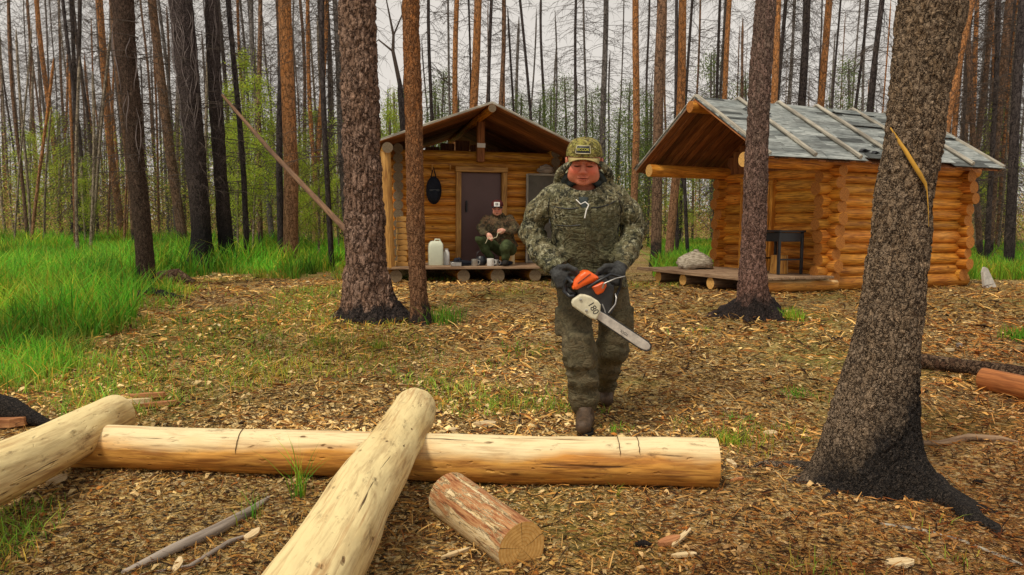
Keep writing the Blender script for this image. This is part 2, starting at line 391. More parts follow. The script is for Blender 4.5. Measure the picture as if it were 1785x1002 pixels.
M_dark = plain('black_cloth', (.012, .014, .022), .8, .2, var=.4)
M_white = plain('milky_plastic', (.62, .66, .52), .35, .4, var=.08, sc=6, bump=.05)
M_paper = plain('white_paper', (.75, .74, .70), .6, .2, var=.08)
M_steel = plain('dull_steel', (.45, .44, .42), .35, .5, metal=.7, var=.2)
M_sack = None
# ================================================================== the cabin on the left (porch end towards the camera)
def cabin_left():
    ox = W(857, 185, 11.8); g = float(gz(ox[0], 11.8)); O = np.array([ox[0], 11.8, g]); rz = .22
    H = lambda z: z-g                                            # world height to local
    cab = empty('log_cabin', O, rz, 'log cabin with a brown door under an open gabled porch, left of the walking man', 'log cabin')
    zr, zl, zR, dk = H(3.13), H(2.50), H(2.37), H(.58)
    wy = 1.3; by = 4.4; xl, xr = -1.72, 1.72
    # front wall of logs, split by the door
    r = .088; rows = []; zz = dk-.04
    while zz < H(2.46): rows.append(zz); zz += .158
    d0, d1, dtop = -.30, .42, H(2.15)
    mb = MB()
    for k, q in enumerate(rows):
        rr = r*random.uniform(.94, 1.04)
        if q < dtop+.05:
            mb.log((-1.50, wy, q), (d0-.09, wy, q), rr, seg=14, rings=5, noise=.05); mb.log((d1+.09, wy, q), (1.50, wy, q), rr, seg=14, rings=5, noise=.05)
        else: mb.log((-1.52, wy, q), (1.52, wy, q), rr, seg=14, rings=8, noise=.05)
    mb.build('front_wall', [M_cab1, M_cab1end], cab, angle=50)
    for sx in (-1, 1):
        mb = MB()
        for k, q in enumerate(rows): mb.log((sx*1.38, wy-.16, q+.079), (sx*1.38, by, q+.079), r*random.uniform(.94, 1.04), seg=12, rings=5)
        mb.build('side_wall', [M_cab1, M_cab1end], cab, angle=50)
    mb = MB()
    for k, q in enumerate(rows): mb.log((-1.5, by-.15, q), (1.5, by-.15, q), r, seg=10, rings=4)
    mb.build('back_wall', [M_cab1, M_cab1end], cab, angle=50)
    # frames, door
    for x in (d0-.045, d1+.045):
        mb = MB(); mb.box((x, wy-.085, (dk+dtop)/2), (.09, .14, dtop-dk), bev=.008); mb.build('door_jamb', M_frame, cab, angle=40)
    mb = MB(); mb.box(((d0+d1)/2, wy-.088, dtop+.046), (d1-d0+.20, .15, .09), bev=.008); mb.build('door_lintel', M_frame, cab, angle=40)
    mb = MB(); mb.box(((d0+d1)/2, wy-.03, (dk+dtop)/2), (d1-d0-.004, .045, dtop-dk-.006), bev=.006); dr = mb.build('door', M_door, cab, angle=40)
    mb = MB(); mb.box((d0+.10, wy-.07, H(1.56)), (.035, .03, .20), bev=.006); mb.box((d0+.10, wy-.10, H(1.56)), (.02, .04, .13), bev=.006); mb.build('door_handle', M_black, dr, angle=40)
    # purlins, ridge, posts
    yf = .06
    mb = MB(); mb.log((xl+.10, -.05, zl-.10), (xl+.13, by+.3, zl-.10), .083, seg=18, rings=7, noise=.03); mb.build('eave_log', [M_cab1, M_cab1end], cab, angle=50)
    mb = MB(); mb.log((xr-.12, -.05, zR-.10), (xr-.13, by+.3, zR-.10), .083, seg=18, rings=7, noise=.03); mb.build('eave_log', [M_cab1, M_cab1end], cab, angle=50)
    mb = MB(); mb.log((0, -.06, zr-.075), (0, by+.3, zr-.075), .062, seg=14, rings=7, noise=.03); mb.build('ridge_log', [M_cab1, M_cab1end], cab, angle=50)
    mb = MB(); mb.log((xl+.13, yf, dk-.02), (xl+.08, yf, zl-.15), .083, .075, seg=12, rings=8, noise=.06); mb.build('porch_post', [M_frame, M_cab1end], cab, angle=50)
    mb = MB(); mb.log((xr-.13, yf, dk-.02), (xr-.12, yf, zR-.15), .08, .075, seg=12, rings=8, noise=.06); mb.build('porch_post', [M_frame, M_cab1end], cab, angle=50)
    mb = MB(); mb.box((0.03, wy-.16, (H(2.40)+zr-.14)/2-.03), (.13, .11, zr-.14-H(2.40)+.1), bev=.01); mb.build('king_post', M_under, cab, angle=40)
    mb = MB(); mb.box((.03, wy-.225, H(2.60)), (.145, .012, .075), bev=.003); mb.build('name_plate', M_paper, cab, angle=40)
    # dark loft boards behind the gable opening
    mb = MB()
    for k in range(9):
        x0 = -1.32+k*.30; hh = H(2.47)+(1-abs(x0+.15)/1.72)*.45
        mb.box((x0+.15, 3.2, (H(2.42)+hh)/2), (.285, .03, hh-H(2.42)), bev=.003)
    mb.build('loft_boards', M_under, cab, angle=40)
    # roof: two slopes of boards with a light fascia
    roof = None
    for (xe, ze) in ((xl-.03, zl), (xr+.03, zR)):
        a = np.array([0, 0, zr]); b = np.array([xe, 0, ze-.01]); s = b-a; L = np.linalg.norm(s); sx = s/L; up = np.cross(sx, [0, 1, 0]); up *= np.sign(up[2]); R = np.c_[sx, [0, 1, 0], up]
        if np.linalg.det(R) < 0: R[:, 1] *= -1
        mb = MB(); y = -.02
        while y < by+.45:
            w = random.uniform(.13, .17); mb.box(a+s*.5+np.array([0, y+w/2, .0])+up*random.uniform(0, .006), (L, w-.005, .022), R, bev=.003, col=np.ones(3)*random.choice((.6, .8, 1, 1.2))); y += w
        rf = mb.build('roof_slope', M_under, cab, angle=40)
        mb = MB()
        for k in range(11): mb.box(a+s*((k+.5)/11)+np.array([0, (by+.4)/2, 0])+up*(.026+.004*(k % 2)), (L/11+.03, by+.44, .012), R@roty(-.02), bev=.002)
        mb.build('shingles', M_greywood, rf, angle=40)
        mb = MB(); mb.box(a+s*.5+np.array([0, -.045, 0])+up*.016, (L+.02, .022, .034), R, bev=.004); mb.build('fascia', M_batten, rf, angle=40)
    # deck
    mb = MB(); y = -.02
    while y < wy-.05:
        w = random.uniform(.13, .16); mb.box((-.02, y+w/2, dk-.022+random.uniform(-.002, .002)), (3.46, w-.006, .04), bev=.004); y += w
    mb.build('deck', M_deck, cab, angle=40)
    for x in (-1.50, -.43, .12, .74, 1.45):
        mb = MB(); mb.log((x, .03, dk-.15), (x, wy+.2, dk-.15), .10 if x != .12 else .115, seg=16, rings=5, noise=.05); mb.build('floor_beam', [M_cab1, M_cab1end], cab, angle=50)
    # pegs
    for x in (-1.36, -.80, -.49):
        mb = MB(); mb.tube([(x, wy-.07, H(2.17)), (x, wy-.12, H(2.18)), (x, wy-.14, H(2.26))], .013, 8); mb.build('coat_peg', M_frame, cab)
    m = Matrix.Translation(O) @ Matrix.Rotation(rz, 4, 'Z')
    def w(x, y, z): return np.array(m @ Vector((x, y, z)))
    return w, dk, wy, H, rz
CL, dkL, wyL, HL, rzL = cabin_left()
# things on the left porch
def put(name, label, cat, p, rz=0, group=None): return empty(name, p, rz, label, cat, group)
o = put('water_canister', 'pale translucent water canister standing on the left porch deck', 'canister', CL(-.83, .42, dkL), rzL)
mb = MB(); sh = np.array([(.0, 0), (.105, 0), (.118, .012), (.12, .30), (.112, .36), (.07, .40), (.03, .405), (0, .405)])
prof = sh; th = np.linspace(0, 2*PI, 24, endpoint=False)
def sq(th, a, b, e=.28): c, s = np.cos(th), np.sin(th); return np.c_[a*np.sign(c)*abs(c)**e, b*np.sign(s)*abs(s)**e]
V = []; rows = [(0, .95), (.01, 1), (.30, 1), (.35, .93), (.385, .72), (.395, .5), (.395, .05)]
for zq, k in rows: V.append(np.c_[sq(th, .12*k, .085*k), np.full(24, zq)])
V = np.concatenate(V); ii = np.arange(len(rows)-1)[:, None]*24; jj = np.arange(24); kk = (jj+1) % 24
mb.add(V, np.stack([ii+jj, ii+kk, ii+24+kk, ii+24+jj], -1).reshape(-1, 4)); mb.build('tank', M_white, o, angle=45)
mb = MB(); mb.lathe([(0, 0), (.025, 0), (.025, .03), (0, .03)], 12, (-.06, 0, .37)); mb.build('cap', M_black, o, angle=40)
mb = MB(); mb.tube([(-.02, 0, .385), (-.01, 0, .42), (.06, 0, .42), (.08, 0, .37)], .012, 8); mb.build('handle', M_white, o)
o = put('metal_can', 'small pale can standing beside the big canister on the porch', 'can', CL(-.64, .52, dkL), rzL)
mb = MB(); mb.lathe([(0, 0), (.05, 0), (.05, .005), (.048, .20), (.03, .23), (.03, .25), (0, .25)], 14); mb.build('can_body', M_paper, o, angle=40)
mb = MB(); mb.lathe([(0, .251), (.032, .251), (.032, .27), (0, .27)], 12); mb.build('lid', M_steel, o, angle=40)
o = put('backpack', 'black rucksack hanging from a peg on the left cabin wall', 'backpack', CL(-.78, wyL-.16, HL(1.62)), rzL)
mb = MB(); mb.ell((0, -.02, .20), (.135, .10, .24), 20); mb.ell((0, -.10, .12), (.095, .05, .12), 16); mb.build('pack_body', M_dark, o)
mb = MB(); mb.tube([(-.05, .02, .40), (-.02, .03, .52), (0, .05, .60), (.02, .03, .52), (.05, .02, .40)], .010, 6); mb.build('strap', M_dark, o)
mb = MB(); mb.box((0, -.125, .20), (.17, .02, .035), bev=.008); mb.build('flap', M_black, o, angle=40)
# stacked firewood by the post
wood_lab = {0: 'bottom split log of the firewood stack by the left porch post', 8: 'top split log of the firewood stack by the left porch post'}
ordl = ['', 'second', 'third', 'fourth', 'fifth', 'sixth', 'seventh', 'eighth']
zc = dkL
for k in range(9):
    hh = random.uniform(.078, .098)
    o = empty('firewood_piece', CL(-1.38+random.uniform(-.012, .012), .30, zc), rzL+random.uniform(-.06, .06), wood_lab.get(k, f"{ordl[min(k,7)]} split log from the bottom of the porch firewood stack"), 'firewood', 'split logs stacked on the left porch')
    wd_ = random.uniform(.15, .19)
    mb = MB(); mb.prism([(-wd_/2, .002), (wd_/2, .006), (wd_/2-.01, hh*.8), (.01, hh), (-wd_/2+.006, hh*.86)], -.16, .16); mb.build('split_log', M_frame, o, smooth=False); zc += hh
# framed board to the right of the door, with a bundle on top
o = put('notice_board', 'grey framed board leaning on the wall right of the brown door', 'board', CL(1.15, wyL-.22, dkL), rzL)
mb = MB(); mb.box((.02, .02, .78), (.62, .02, 1.50), bev=.003); mb.build('panel', plain('grey_panel', (.12, .11, .09), .6, .3, var=.3, sc=4), o, angle=40)
mb = MB()
for (c_, s_) in (((-.30, 0, .78), (.035, .045, 1.55)), ((.34, 0, .78), (.035, .045, 1.55)), ((.02, 0, 1.545), (.60, .045, .035)), ((.02, 0, .02), (.60, .045, .035))): mb.box(c_, s_, bev=.004)
mb.build('board_frame', M_batten, o, angle=40)
o = put('cloth_bundle', 'rolled pale cloth bundle lying on top of the framed board', 'bundle', CL(1.18, wyL-.20, dkL+1.564), rzL)
mb = MB(); mb.ell((0, 0, .06), (.16, .07, .062), 18); mb.tube([(-.10, -.02, .10), (0, -.04, .125), (.11, -.02, .10)], [.03, .045, .03], 8); mb.build('cloth', M_greywood, o)
# pots, shoes, tools on the deck
def kettle(x, y, s, lab):
    o = put('kettle', lab, 'kettle', CL(x, y, dkL), rzL+.3)
    mb = MB(); mb.lathe([(0, 0), (.07*s, 0), (.078*s, .02*s), (.075*s, .10*s), (.05*s, .135*s), (0, .14*s)], 18); mb.build('kettle_body', M_black, o, angle=45)
    mb = MB(); mb.tube([(.07*s, 0, .05*s), (.10*s, 0, .08*s), (.12*s, 0, .12*s)], [.014*s, .011*s, .009*s], 8); mb.build('spout', M_black, o)
    mb = MB(); mb.tube([(-.07*s, 0, .11*s), (-.06*s, 0, .19*s), (0, 0, .22*s), (.06*s, 0, .19*s), (.07*s, 0, .11*s)], .005*s, 6); mb.build('handle', M_black, o)
kettle(-.10, .34, 1.1, 'sooty black kettle with a wire handle, behind the mugs on the porch edge')
def mug(x, y, s, m_, lab):
    o = put('mug', lab, 'mug', CL(x, y, dkL), rzL-.4, 'mugs on the porch edge')
    mb = MB(); mb.lathe([(0, 0), (.04*s, 0), (.042*s, .004), (.042*s, .09*s), (.038*s, .09*s), (.037*s, .01), (0, .01)], 16); mb.build('cup', m_, o, angle=40)
    mb = MB(); mb.tube([(.04*s, 0, .075*s), (.068*s, 0, .07*s), (.068*s, 0, .03*s), (.04*s, 0, .02*s)], .006, 6); mb.build('handle', m_, o)
mug(-.24, .12, 1.25, M_steel, 'steel mug at the left of the porch edge mugs')
mug(.02, .13, 1.35, M_paper, 'larger white mug at the right of the porch edge mugs')
mug(.13, .20, 1.1, M_steel, 'short steel mug beside the white mug on the deck')
def shoe(x, y, a, lab):
    o = put('shoe', lab, 'shoe', CL(x, y, dkL), rzL+a, 'pair of dark shoes left on the deck')
    mb = MB(); mb.tube([(-.13, 0, .05), (-.09, 0, .055), (-.02, 0, .05), (.06, 0, .04), (.13, 0, .03), (.15, 0, .028)], [.03, .042, .045, .042, .036, .02], 12, squash=(1, .9)); mb.ell((-.09, 0, .085), (.045, .04, .05), 12); mb.build('upper', M_dark, o)
    mb = MB(); mb.box((.01, 0, .011), (.28, .085, .022), bev=.01); mb.build('sole', M_black, o, angle=40)
shoe(-.46, .16, .5, 'dark shoe lying left of the kettle on the deck'); shoe(-.38, .30, .1, 'dark shoe behind the other shoe, left of the kettle')
o = put('folded_tarp', 'low dark folded tarp lying right of the mugs on the deck', 'tarp', CL(.27, .25, dkL), rzL)
mb = MB(); mb.ell((0, 0, .03), (.15, .09, .032), 16); mb.ell((.06, -.02, .05), (.09, .05, .03), 12); mb.build('tarp_folds', M_dark, o)
o = put('small_box', 'small grey tin box at the front edge of the left deck', 'box', CL(-.55, .08, dkL), rzL)
mb = MB(); mb.box((0, 0, .035), (.17, .10, .07), bev=.008); mb.build('tin', M_steel, o, angle=40); mb = MB(); mb.box((0, 0, .075), (.175, .105, .012), bev=.004); mb.build('lid', M_black, o, angle=40)
M_red = plain('red_paint', (.45, .03, .02), .4, .4, var=.1)
o = put('axe', 'red headed axe with pale handle leaning beside the seated man', 'axe', CL(.93, .55, dkL), rzL)
mb = MB(); mb.tube([(0, 0, .06), (-.03, .05, .30), (-.07, .12, .58)], [.016, .014, .017], 8, squash=(1, 1.5)); mb.build('handle', M_frame, o)
mb = MB(); mb.prism([(-.03, 0), (.045, .0), (.06, .17), (.02, .19), (-.02, .15)], -.014, .014); mb.build('axe_head', M_red, o, smooth=False)
# ================================================================== the cabin on the right
def cabin_right():
    O = np.array([3.283, 9.68, .322]); rz = .40
    cab = empty('log_cabin', O, rz, 'bright orange log cabin with grey shingled gable roof, right of the walking man', 'log cabin')
    L, Wd, ze, zr = 4.60, 3.13, 1.83, 2.795; c = .34; x0, x1 = 1.56, 4.25; r = .092; dz = .169
    rows = [.115+k*dz for k in range(11) if .115+k*dz < 1.75]
    def wall_along_x(y, name, first=.0):
        mb = MB()
        for k, q in enumerate(rows):
            ext = .20+.05*k/10+random.uniform(-.06, .05)
            rr = r*random.uniform(.88, 1.08)*(1.25 if k == 0 else 1)
            mb.log((x0-ext, y, q), (x1+ext*.9, y, q), rr, seg=18, rings=16, noise=.05)
        mb.build(name, [M_cab, M_cabend], cab, angle=50)
    wall_along_x(c+.09, 'side_wall'); wall_along_x(Wd-c-.09, 'side_wall')
    dy0, dy1, dtop = 1.50, 2.12, 1.58
    for nm, xx in (('front_wall', x0+.0), ('back_wall', x1)):
        mb = MB()
        for k, q in enumerate(rows):
            q2 = q+dz/2; rr = r*random.uniform(.88, 1.08); e = .17+.05*k/10+random.uniform(-.06, .05)
            if q2 > 1.76: continue
            if nm == 'front_wall' and q2 < dtop+.04:
                mb.log((xx, c-e+.06, q2), (xx, dy0-.06, q2), rr, seg=16, rings=7); mb.log((xx, dy1+.06, q2), (xx, Wd-c+e-.06, q2), rr, seg=16, rings=7)
            else: mb.log((xx, c-e+.06, q2), (xx, Wd-c+e-.06, q2), rr, seg=16, rings=12)
        mb.build(nm, [M_cab, M_cabend], cab, angle=50)
    for yy, nm in ((c+.09, 0), (Wd-c-.09, 1)):
        mb = MB(); mb.log((-.02, yy, 1.82), (x1+.35, yy, 1.82), .100, seg=18, rings=12, noise=.03); mb.build('eave_log', [M_cab, M_end], cab, angle=50)
    mb = MB(); mb.log((-.08, Wd/2, zr-.12), (x1+.3, Wd/2, zr-.12), .085, seg=16, rings=10, noise=.03); mb.build('ridge_log', [M_cab, M_cabend], cab, angle=50)
    # gable infill of upright boards
    for xx in (x0, x1):
        mb = MB(); y = c+.12
        while y < Wd-c-.2:
            w = .14; hh = ze+(1-abs(y+w/2-Wd/2)/(Wd/2))*(zr-ze)-.05
            if hh > 1.86: mb.box((xx+.01, y+w/2, (1.76+hh)/2), (.03, w-.006, hh-1.76), bev=.003)
            y += w
        mb.build('gable_boards', M_under, cab, angle=40)
    # door opening
    for y in (dy0-.03, dy1+.03):
        mb = MB(); mb.box((x0-.03, y, (.22+dtop)/2), (.24, .06, dtop-.22), bev=.006); mb.build('door_jamb', M_cab, cab, angle=40)
    mb = MB(); mb.box((x0-.03, (dy0+dy1)/2, dtop+.035), (.25, dy1-dy0+.13, .065), bev=.006); mb.build('door_lintel', M_cab, cab, angle=40)
    a = math.radians(62); R = rotz(-a)
    hx = np.array([x0-.16, dy0+.02, 0]); mb = MB()
    for k in range(4):
        mb.box(hx+R@np.array([0, (k+.5)*.16, 0])+np.array([0, 0, .92]), (.035, .157, 1.32), R, bev=.004)
    dr = mb.build('door', M_cab, cab, angle=40)
    mb = MB()
    for q in (.45, 1.35): mb.box(hx+R@np.array([.028, .32, 0])+np.array([0, 0, q]), (.022, .60, .09), R, bev=.004)
    mb.build('door_brace', M_frame, dr, angle=40)
    # roof
    rnd = random.Random(5)
    for sd_, (ya, yb) in enumerate(((Wd/2, 0.), (Wd/2, Wd))):
        a = np.array([0, ya, zr]); b = np.array([0, yb, ze]); s = b-a; Ls = np.linalg.norm(s); sy = s/Ls; up = np.cross([1, 0, 0], sy); up *= np.sign(up[2])
        R = np.c_[[1, 0, 0], sy, up]
        if np.linalg.det(R) < 0: R[:, 0] *= -1
        mb = MB(); x = -.0
        while x < L-.02:                                     # boards down the slope, seen from below
            w = min(rnd.uniform(.10, .15), L-x); off = up*(-.028 if rnd.random() < .5 else -.012)
            mb.box(a+s*.5+np.array([x+w/2, 0, 0])+off, (w+.01 if off[2] > -.02 else w-.012, Ls, .02), R, bev=.003, col=np.ones(3)*rnd.choice((.45, .7, .9, 1.1, 1.35))); x += w
        rf = mb.build('roof_slope', M_under, cab, angle=40)
        mb = MB(); n = 19
        for k in range(n):
            x = -.02-rnd.uniform(0, .2)
            while x < L:
                l = rnd.uniform(.45, 1.1); xa = max(x, -.02); xb = min(x+l, L+.02); x += l
                if xb-xa < .08: continue
                lift = rnd.uniform(0, .012)+(.035 if rnd.random() < .06 else 0)
                Rk = R@rotx(rnd.uniform(-.03, .03)-.05)@rotz(rnd.uniform(-.012, .012))
                mb.box(a+s*((k+.55)/n)+np.array([(xa+xb)/2, 0, 0])+up*(.022+lift), (xb-xa-.004, Ls/n+.03, .010), Rk, bev=.002, col=np.array([1, 1, 1.03])*rnd.choice((.3, .62, .75, .85, .9, 1, 1, 1.1)))
        mb.build('shingles', M_shingle, rf, angle=40)
        for k in range(7):
            xx = [.02, .80, 1.58, 2.36, 3.12, 3.90, L-.02][k]
            mb = MB(); e0 = a+np.array([xx, 0, 0])+up*.062-s*.015; e1 = b+np.array([xx+rnd.uniform(-.03, .03), 0, 0])+up*.062
            if k in (0, 6): mb.box((e0+e1)/2-up*.03, (.045, Ls+.03, .07), R, bev=.006)
            else: mb.tube([e0, (e0+e1)/2+up*.004, e1], [.028, .03, .032], 10, noise=.06)
            mb.build('roof_batten', M_batten, rf, angle=50)
    # torn curled roofing near the ridge
    mb = MB()
    for (x, t_, s_) in ((.75, .22, .26), (.95, .30, .16), (1.9, .9, .22), (2.05, .93, .12)):
        p = np.array([x, Wd/2, zr])+np.array([0, -Wd/2, ze-zr])*t_+np.array([0, 0, .06])
        mb.tube([p+np.array([-s_/2, 0, 0]), p+np.array([-s_*.2, .01, .035]), p+np.array([s_*.1, 0, .01]), p+np.array([s_/2, .02, .03])], [.012, .03, .035, .01], 8, squash=(1.6, .35))
    mb.build('curled_roofing', M_black, cab)
    # deck
    dk = .235
    mb = MB(); x = -.05
    while x < x0-.12:
        w = rnd.uniform(.12, .16); mb.box((x+w/2, Wd/2, dk-.02+rnd.uniform(-.004, .004)), (w-.007, Wd-2*c+.3+rnd.uniform(-.03, .03), .036), bev=.004); x += w
    mb.build('deck', M_deck, cab, angle=40)
    for yy in (.34, 1.05, 1.75, 2.45):
        mb = MB(); mb.log((-.06+.04*yy, yy, dk-.13), (x0+.05, yy, dk-.13), .088, seg=16, rings=6, noise=.06); mb.build('floor_beam', [M_log2 if yy < .5 else M_deck, M_end], cab, angle=50)
    mb = MB(); mb.box((-.035, Wd/2, dk-.022), (.03, Wd-2*c+.32, .05), bev=.004); mb.build('deck_edge', M_deck, cab, angle=40)
    m = Matrix.Translation(O) @ Matrix.Rotation(rz, 4, 'Z')
    return (lambda x, y, z: np.array(m @ Vector((x, y, z)))), dk, rz
CR, dkR, rzR = cabin_right()
o = put('metal_table', 'black metal table standing on the right porch beside the log corner', 'table', CR(1.02, .86, dkR), rzR)
mb = MB(); mb.box((0, 0, .625), (.50, .60, .03), bev=.006); mb.build('table_top', M_black, o, angle=40)
mb = MB(); mb.box((-.20, 0, .54), (.03, .54, .13), bev=.004); mb.box((.20, 0, .54), (.03, .54, .13), bev=.004); mb.box((0, -.255, .54), (.37, .03, .13), bev=.004); mb.box((0, .255, .54), (.37, .03, .13), bev=.004); mb.build('apron', M_black, o, angle=40)
for sx in (-1, 1):
    for sy in (-1, 1): mb = MB(); mb.box((sx*.21, sy*.265, .31), (.038, .038, .605), bev=.005); mb.build('leg', M_black, o, angle=40)
mb = MB(); mb.box((.0, -.265, .22), (.38, .025, .025), bev=.004); mb.box((.0, .265, .22), (.38, .025, .025), bev=.004); mb.build('stretcher', M_black, o, angle=40)
o = put('chopping_block', 'sawn stump standing under the black metal table on the porch', 'stump', CR(1.12, .92, dkR), rzR)
mb = MB(); mb.log((0, 0, 0), (0, 0, .27), .13, .12, seg=20, rings=6, noise=.05); mb.build('stump', [M_log2, M_end], o, angle=50)
M_sack = None
t = NT('sackcloth', .9, .1); n = t.noise(t.obj(), 9, 4, .6); w_ = t.noise(t.map(t.obj(), (1, 1, 6)), 14, 2, .5)
t.col(t.mix(t.ramp(w_, [(.45, 0), (.55, .8)]), (.52, .46, .36), (.22, .18, .13))); t.bump(n, .8, .02); M_sack = t.m
o = put('cloth_sack', 'striped pale sack slumped on the left end of the right porch deck', 'sack', CR(.62, 2.25, dkR), rzR)
th = np.linspace(0, 2*PI, 40, endpoint=False); V = []; prof = [(0, .0, .9), (.02, 1, 1), (.09, 1.02, 1), (.16, .86, 1), (.22, .6, 1), (.26, .35, 1), (.285, .14, 1), (.31, .12, 1), (.32, .0, 1)]
for k, (zq, q, _) in enumerate(prof):
    rr = q*(1+.16*np.sin(th*5+zq*9)*min(1, zq*8)+.08*np.sin(th*11+zq*20)); V.append(np.c_[.30*rr*np.cos(th), .21*rr*np.sin(th), zq+.02*np.sin(th*3)*q*(zq > .01)])
V = np.concatenate(V); ii = np.arange(len(prof)-1)[:, None]*40; jj = np.arange(40); kk = (jj+1) % 40
mb = MB(); mb.add(V, np.stack([ii+jj, ii+kk, ii+40+kk, ii+40+jj], -1).reshape(-1, 4)); mb.build('sack_body', M_sack, o)
mb = MB(); mb.tube([(.045*math.cos(q), .035*math.sin(q), .29) for q in np.linspace(0, 2*PI, 13)], .007, 6); mb.build('tie_cord', M_greywood, o)
o = put('ceramic_shard', 'pale broken slab leaning on the far right corner of the right cabin', 'slab', CR(4.55, .08, 0), rzR)
mb = MB(); mb.prism([(-.11, -.02), (.13, -.02), (.16, .02), (.02, .30), (-.05, .33), (-.10, .25)], -.02, .02, lambda v: v@rotx(-.2).T); mb.build('slab', plain('grey_white_shard', (.50, .47, .42), .8, .2, var=.35, sc=9, bump=.5), o, smooth=False)
# gutter pole sticking out to the left of the right cabin
a_ = W(1062, 283, 11.8); b_ = W(1122, 288, 12.1)
# ================================================================== logs and poles on the ground
def logthing(name, label, a, b, r0, r1, mat, cat='log', group=None, part='log_body', **k):
    a = np.array(a, float); b = np.array(b, float); o = empty(name, (a+b)/2*np.array([1, 1, 0])+np.array([0, 0, float(gz(*(a+b)[:2]/2))]), 0, label, cat, group)
    off = np.array(o.location); mb = MB(); mb.log(a-off, b-off, r0, r1, **k); mb.build(part, mat, o, angle=50); return o, off
GL = 'peeled logs lying in the clearing'
e = .008
M_deepcut = plain('dark_kerf', (.07, .035, .015), .9, .1)
# main log, with saw kerfs
A_ = W(118, 789, 3.63); A_[2] = .108; B_ = W(1248, 815, 3.42); B_[2] = .112
o, off = logthing('peeled_log', 'long peeled log lying crosswise on the ground in front of the walking man', A_, B_, .104, .117, [M_log2, M_end], group=GL, seg=64, rings=170, noise=.10, bend=.006)
for (px, dp) in ((411, 1.), (1075, .62), (1108, .55), (1243, .3)):
    x = W(px, 770, 3.47)[0]
    if px > 1200: continue
    tt = (x-A_[0])/(B_[0]-A_[0]); c_ = A_+(B_-A_)*tt; rr = .104+.013*tt+.0045
    ar = [(c_[0]+random.uniform(-.002, .002), c_[1]-rr*math.sin(q), c_[2]+rr*math.cos(q)) for q in np.linspace(-.5, .5+.9*dp, 12)]
    mb = MB(); mb.tube(np.array(ar)-off, [.0006]+[.0019]*10+[.0005], 6); mb.build('saw_mark', M_deepcut, o)
# left log lying over it
o, off = logthing('peeled_log', 'peeled log at the left, resting notched on the end of the long crosswise log', (-2.02, 1.7, .225), (-2.155, 3.95, .175), .128, .112, [M_log, M_log], group=GL, seg=56, rings=110, noise=.10, bend=.008)
# big middle log
o, off = logthing('peeled_log', 'pale peeled log in the middle pointing at the camera over the long crosswise log', (-.56, 1.45, .222), W(723, 715, 3.98), .127, .118, [M_log, M_log], group=GL, seg=64, rings=140, noise=.11, bend=.008)
# rounded far end of both upper logs
def dome(a, b, r, mat, nm='rounded_end'):
    pass
# short log with a sawn end
o, off = logthing('short_log', 'short log with patches of red bark and an orange sawn end facing the camera', W(785, 864, 3.08), W(910, 956, 2.60), .101, .098, None or [M_log, M_end], group=GL, seg=56, rings=40, noise=.05)
t = NT('peeling_bark', .85, .15); v = t.lp(); n = t.noise(t.map(v, (1.8, 13, 13)), 2.2, 6, .75, .9); n2 = t.noise(t.map(v, (3, 30, 30)), 3, 4, .7)
g = t.math('ADD', n, t.math('MULTIPLY', t.sep(v)[2], -1.1))
c = t.mix(t.ramp(n2, [(.4, 0), (.6, 1)]), (.60, .42, .20), (.76, .62, .38)); c = t.mix(t.ramp(g, [(.555, 0), (.575, 1)]), c, t.mix(t.ramp(n2, [(.4, 0), (.6, 1)]), (.30, .11, .045), (.50, .27, .12)))
c = t.mix(t.ramp(t.math('ABSOLUTE', t.math('SUBTRACT', g, .535)), [(.0, .8), (.012, 0)]), c, (.05, .02, .01)); c = t.mix(t.ramp(n2, [(.33, .8), (.42, 0)]), c, (.10, .05, .025))
t.col(c); t.bump(t.math('ADD', t.ramp(g, [(.53, 0), (.55, 1)]), t.math('MULTIPLY', n2, .4)), .8, .012); M_peel = t.m
o.children[0].data.materials[0] = M_peel
# right hand logs
M_oldbark = bark('old_log_bark', (.15, .08, .05), (.15, .08, .05), (.02, .012, .008), sc=20, stretch=1)
a_ = W(1598, 622, 5.0); a_ = G(1598, 640); b_ = G(1800, 668); a_[2] += .06; b_ = b_+(b_-a_)*.6; b_[2] = gz(b_[0], b_[1])+.06
logthing('dark_log', 'dark bark covered log on the ground behind the big charred pine', a_, b_, .06, .07, [M_oldbark, M_end], seg=20, rings=24, noise=.08)
a_ = G(1712, 676); b_ = G(1830, 705); b_ = a_+(b_-a_)*2.4; a_[2] += .078; b_[2] = gz(b_[0], b_[1])+.078
logthing('orange_log', 'reddish orange peeled log at the right edge, in front of the dark log', a_, b_, .082, .09, [wood('red_log', (.50, .17, .05), (.62, .28, .09), (.2, .06, .02)), M_end], seg=24, rings=20, noise=.06)
def stick(label, pts, r, mat, name='fallen_branch'):
    P = [G(*p) for p in pts]; P = np.array(P); P[:, 2] += np.array(r)*.8; off = np.r_[P[0, :2], gz(*P[0, :2])]; o = empty(name, off, 0, label, 'branch'); mb = MB(); mb.tube(P-off, r, 9, noise=.12); mb.build('wood', mat, o)
stick('bare brown branch on the ground right of the big charred pine', [(1598, 772), (1640, 776), (1690, 766), (1745, 768), (1775, 772)], [.012, .018, .022, .02, .008], M_deck)
stick('long thin dry twig in front of the big charred pine', [(1535, 914), (1600, 922), (1680, 944), (1785, 985)], [.005, .007, .008, .008], M_batten)
stick('rotting dark bough lying on the chips at the lower left', [(215, 1000), (300, 965), (380, 928), (440, 895), (470, 868)], [.012, .02, .024, .02, .008], M_greywood)
stick('thin twig beside the rotting bough at the lower left', [(240, 1001), (330, 985), (400, 945), (455, 925)], [.004, .009, .01, .004], M_greywood)
stick('short crooked twig left of the walking man', [(905, 735), (908, 718), (914, 706), (912, 695)], [.005, .006, .005, .003], M_black)
